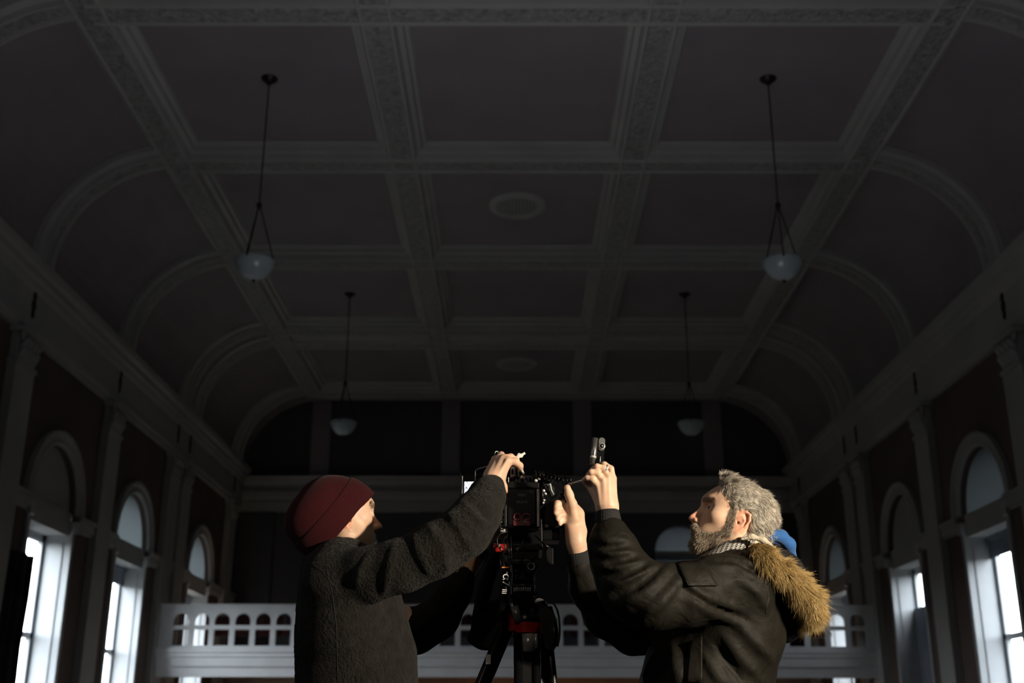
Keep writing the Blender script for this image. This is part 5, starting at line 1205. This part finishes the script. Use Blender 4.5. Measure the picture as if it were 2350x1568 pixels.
def tleg(top, foot, name, wd=1.0):
    top, foot = Vector(top), Vector(foot); d = (foot-top).normalized(); sd = d.cross(Vector((foot.x-top.x, foot.y-top.y, 0))).normalized(); nrm = d.cross(sd).normalized()
    L_ = (foot-top).length; mb = MB()
    for s2 in (-1, 1): mb.tube([top+sd*.019*s2*wd, top+d*L_*.55+sd*.019*s2*wd], .0125, 12); mb.tube([top+d*L_*.5+sd*.010*s2, foot-d*.03+sd*.010*s2], .0085, 10)
    lg = part(name, mb, M_black, tri, 0)
    mb = MB(); c1 = [top+sd*.016*a+nrm*.004*b_ for a, b_ in ((-1, -1), (1, -1), (1, 1), (-1, 1))]; c2 = [p+d*L_*.54 for p in c1]
    mb.quad(*c1); mb.quad(*reversed(c2))
    for i in range(4): j = (i+1) % 4; mb.quad(c1[i], c2[i], c2[j], c1[j])
    keep(mb.build('leg_web', M_blackmatte), tri); 
    mb = MB(); mb.tube([foot-d*.05, foot], [.018, .022], 14); part('foot', mb, M_blackmatte, tri, 0)
    mb = MB(); mb.tube([top+d*L_*.50, top+d*L_*.56], .024, 14); part('leg_lock', mb, M_blackmatte, tri, 0)
    return top, d, sd, nrm
T0 = P(1166, 1432, 3.27); T1 = P(1209, 1440, 3.22); T2 = P(1240, 1434, 3.31)
fz = .012
sl = tleg(T0, (T0[0]-.60, 3.62, fz), 'leg'); tleg(T1, (T1[0]+.01, 2.82, fz), 'leg', 1.25); tleg(T2, (T2[0]+.16, 3.92, fz), 'leg')
mb = MB(); bpx(1186, 1452, 1234, 1470, 3.225, .05, mb); part('leg_yoke', mb, M_blackmatte, tri, .003)
lt = part('leg_sticker', bpx(1115, 1503, 1126, 1524, 3.24, .002), M_silver, tri, .0003, 'silver sticker')
# ---------------- neck strap of the camera hanging beside the head
st = tag(empty('camera_strap', tuple(P(1160, 1300, 3.13))), 'black camera strap with white lettering hanging left of the tripod head', 'strap')
def ribbon(name, pts, wv, m, parent, w_=.011, th=.0012):
    mb = MB(); pv = [np.array(p) for p in pts]; sm = [pv[0]]
    for a, b in zip(pv[:-1], pv[1:]): sm += [a*.75+b*.25, a*.25+b*.75]
    sm.append(pv[-1]); wv = np.array(wv, float)
    for a, b in zip(sm[:-1], sm[1:]): mb.quad(a-wv*w_, a+wv*w_, b+wv*w_, b-wv*w_); mb.smooth[-1] = True
    o = keep(mb.build(name, m), parent); bm = bmesh.new(); bm.from_mesh(o.data); bmesh.ops.remove_doubles(bm, verts=bm.verts, dist=1e-5); bm.to_mesh(o.data); bm.free()
    md = o.modifiers.new('t', 'SOLIDIFY'); md.thickness = th*2; return o
ribbon('webbing', PP((1156, 1270, 3.14), (1156, 1290, 3.13), (1160, 1305, 3.125), (1160, 1335, 3.125), (1155, 1372, 3.125), (1149, 1400, 3.14), (1150, 1425, 3.17)), (1, .12, 0), M_gloss, st, .0115)
text('\u03b17', 1161, 1331, 3.1205, .028, M_white, st, rot=math.pi/2+.08)
text('III', 1157, 1358, 3.1205, .018, M_white, st, rot=math.pi/2+.12)
part('stitch_bar', bpx(1152, 1301, 1168, 1304, 3.121, .001), M_orange, st, 0, 'orange stripe')
# ---------------- bag and broad strap at the left, pouch at the right
bag = tag(empty('equipment_bag', tuple(P(1110, 1440, 3.30))), 'black soft bag hanging by a broad strap left of the tripod', 'bag')
f = Field(P(1055, 1505, 3.18), P(1185, 1370, 3.45), .004)
f.chain(PP((1130, 1400, 3.30), (1120, 1440, 3.30), (1112, 1462, 3.30)), [.022, .040, .036], .03); f.chain(PP((1150, 1400, 3.32), (1148, 1440, 3.31), (1140, 1468, 3.30)), [.03, .035, .02], .03); f.cone(P(1082, 1464, 3.30), P(1140, 1474, 3.30), .014, .012, .02); f.noise(.003, 9, 3, 2)
vf_mesh('bag_body', f.mesh(), M_drape, bag, 1)
ribbon('strap', PP((1140, 1268, 3.20), (1134, 1290, 3.23), (1122, 1320, 3.25), (1108, 1370, 3.27), (1098, 1420, 3.27), (1096, 1448, 3.28)), (1, .3, 0), mat('black_webbing', (.018, .018, .019), .55, bump=.5, bscale=90, bdist=.003), bag, .019)
part('zip_end', bpx(1074, 1462, 1090, 1470, 3.285, .01), M_dkgrey, bag, .002)
po = tag(empty('equipment_pouch', tuple(P(1262, 1430, 3.30))), 'black pouch with a loose loop of strap hanging right of the tripod bowl', 'bag')
f = Field(P(1222, 1500, 3.20), P(1300, 1370, 3.42), .004); f.chain(PP((1238, 1392, 3.30), (1250, 1425, 3.30), (1252, 1455, 3.30)), [.022, .026, .018], .02); f.chain(PP((1262, 1462, 3.31), (1264, 1482, 3.31)), [.014, .016], .02); f.noise(.002, 12, 9, 2)
vf_mesh('pouch_body', f.mesh(), M_drape, po, 1)
ribbon('loop', PP((1236, 1385, 3.28), (1258, 1378, 3.27), (1276, 1392, 3.27), (1284, 1425, 3.27), (1284, 1460, 3.28), (1278, 1484, 3.29)), (.25, 1, 0), M_blackmatte, po, .010); ribbon('loop', PP((1262, 1392, 3.29), (1270, 1420, 3.29), (1278, 1450, 3.29), (1272, 1482, 3.30)), (.8, .5, 0), M_blackmatte, po, .006)
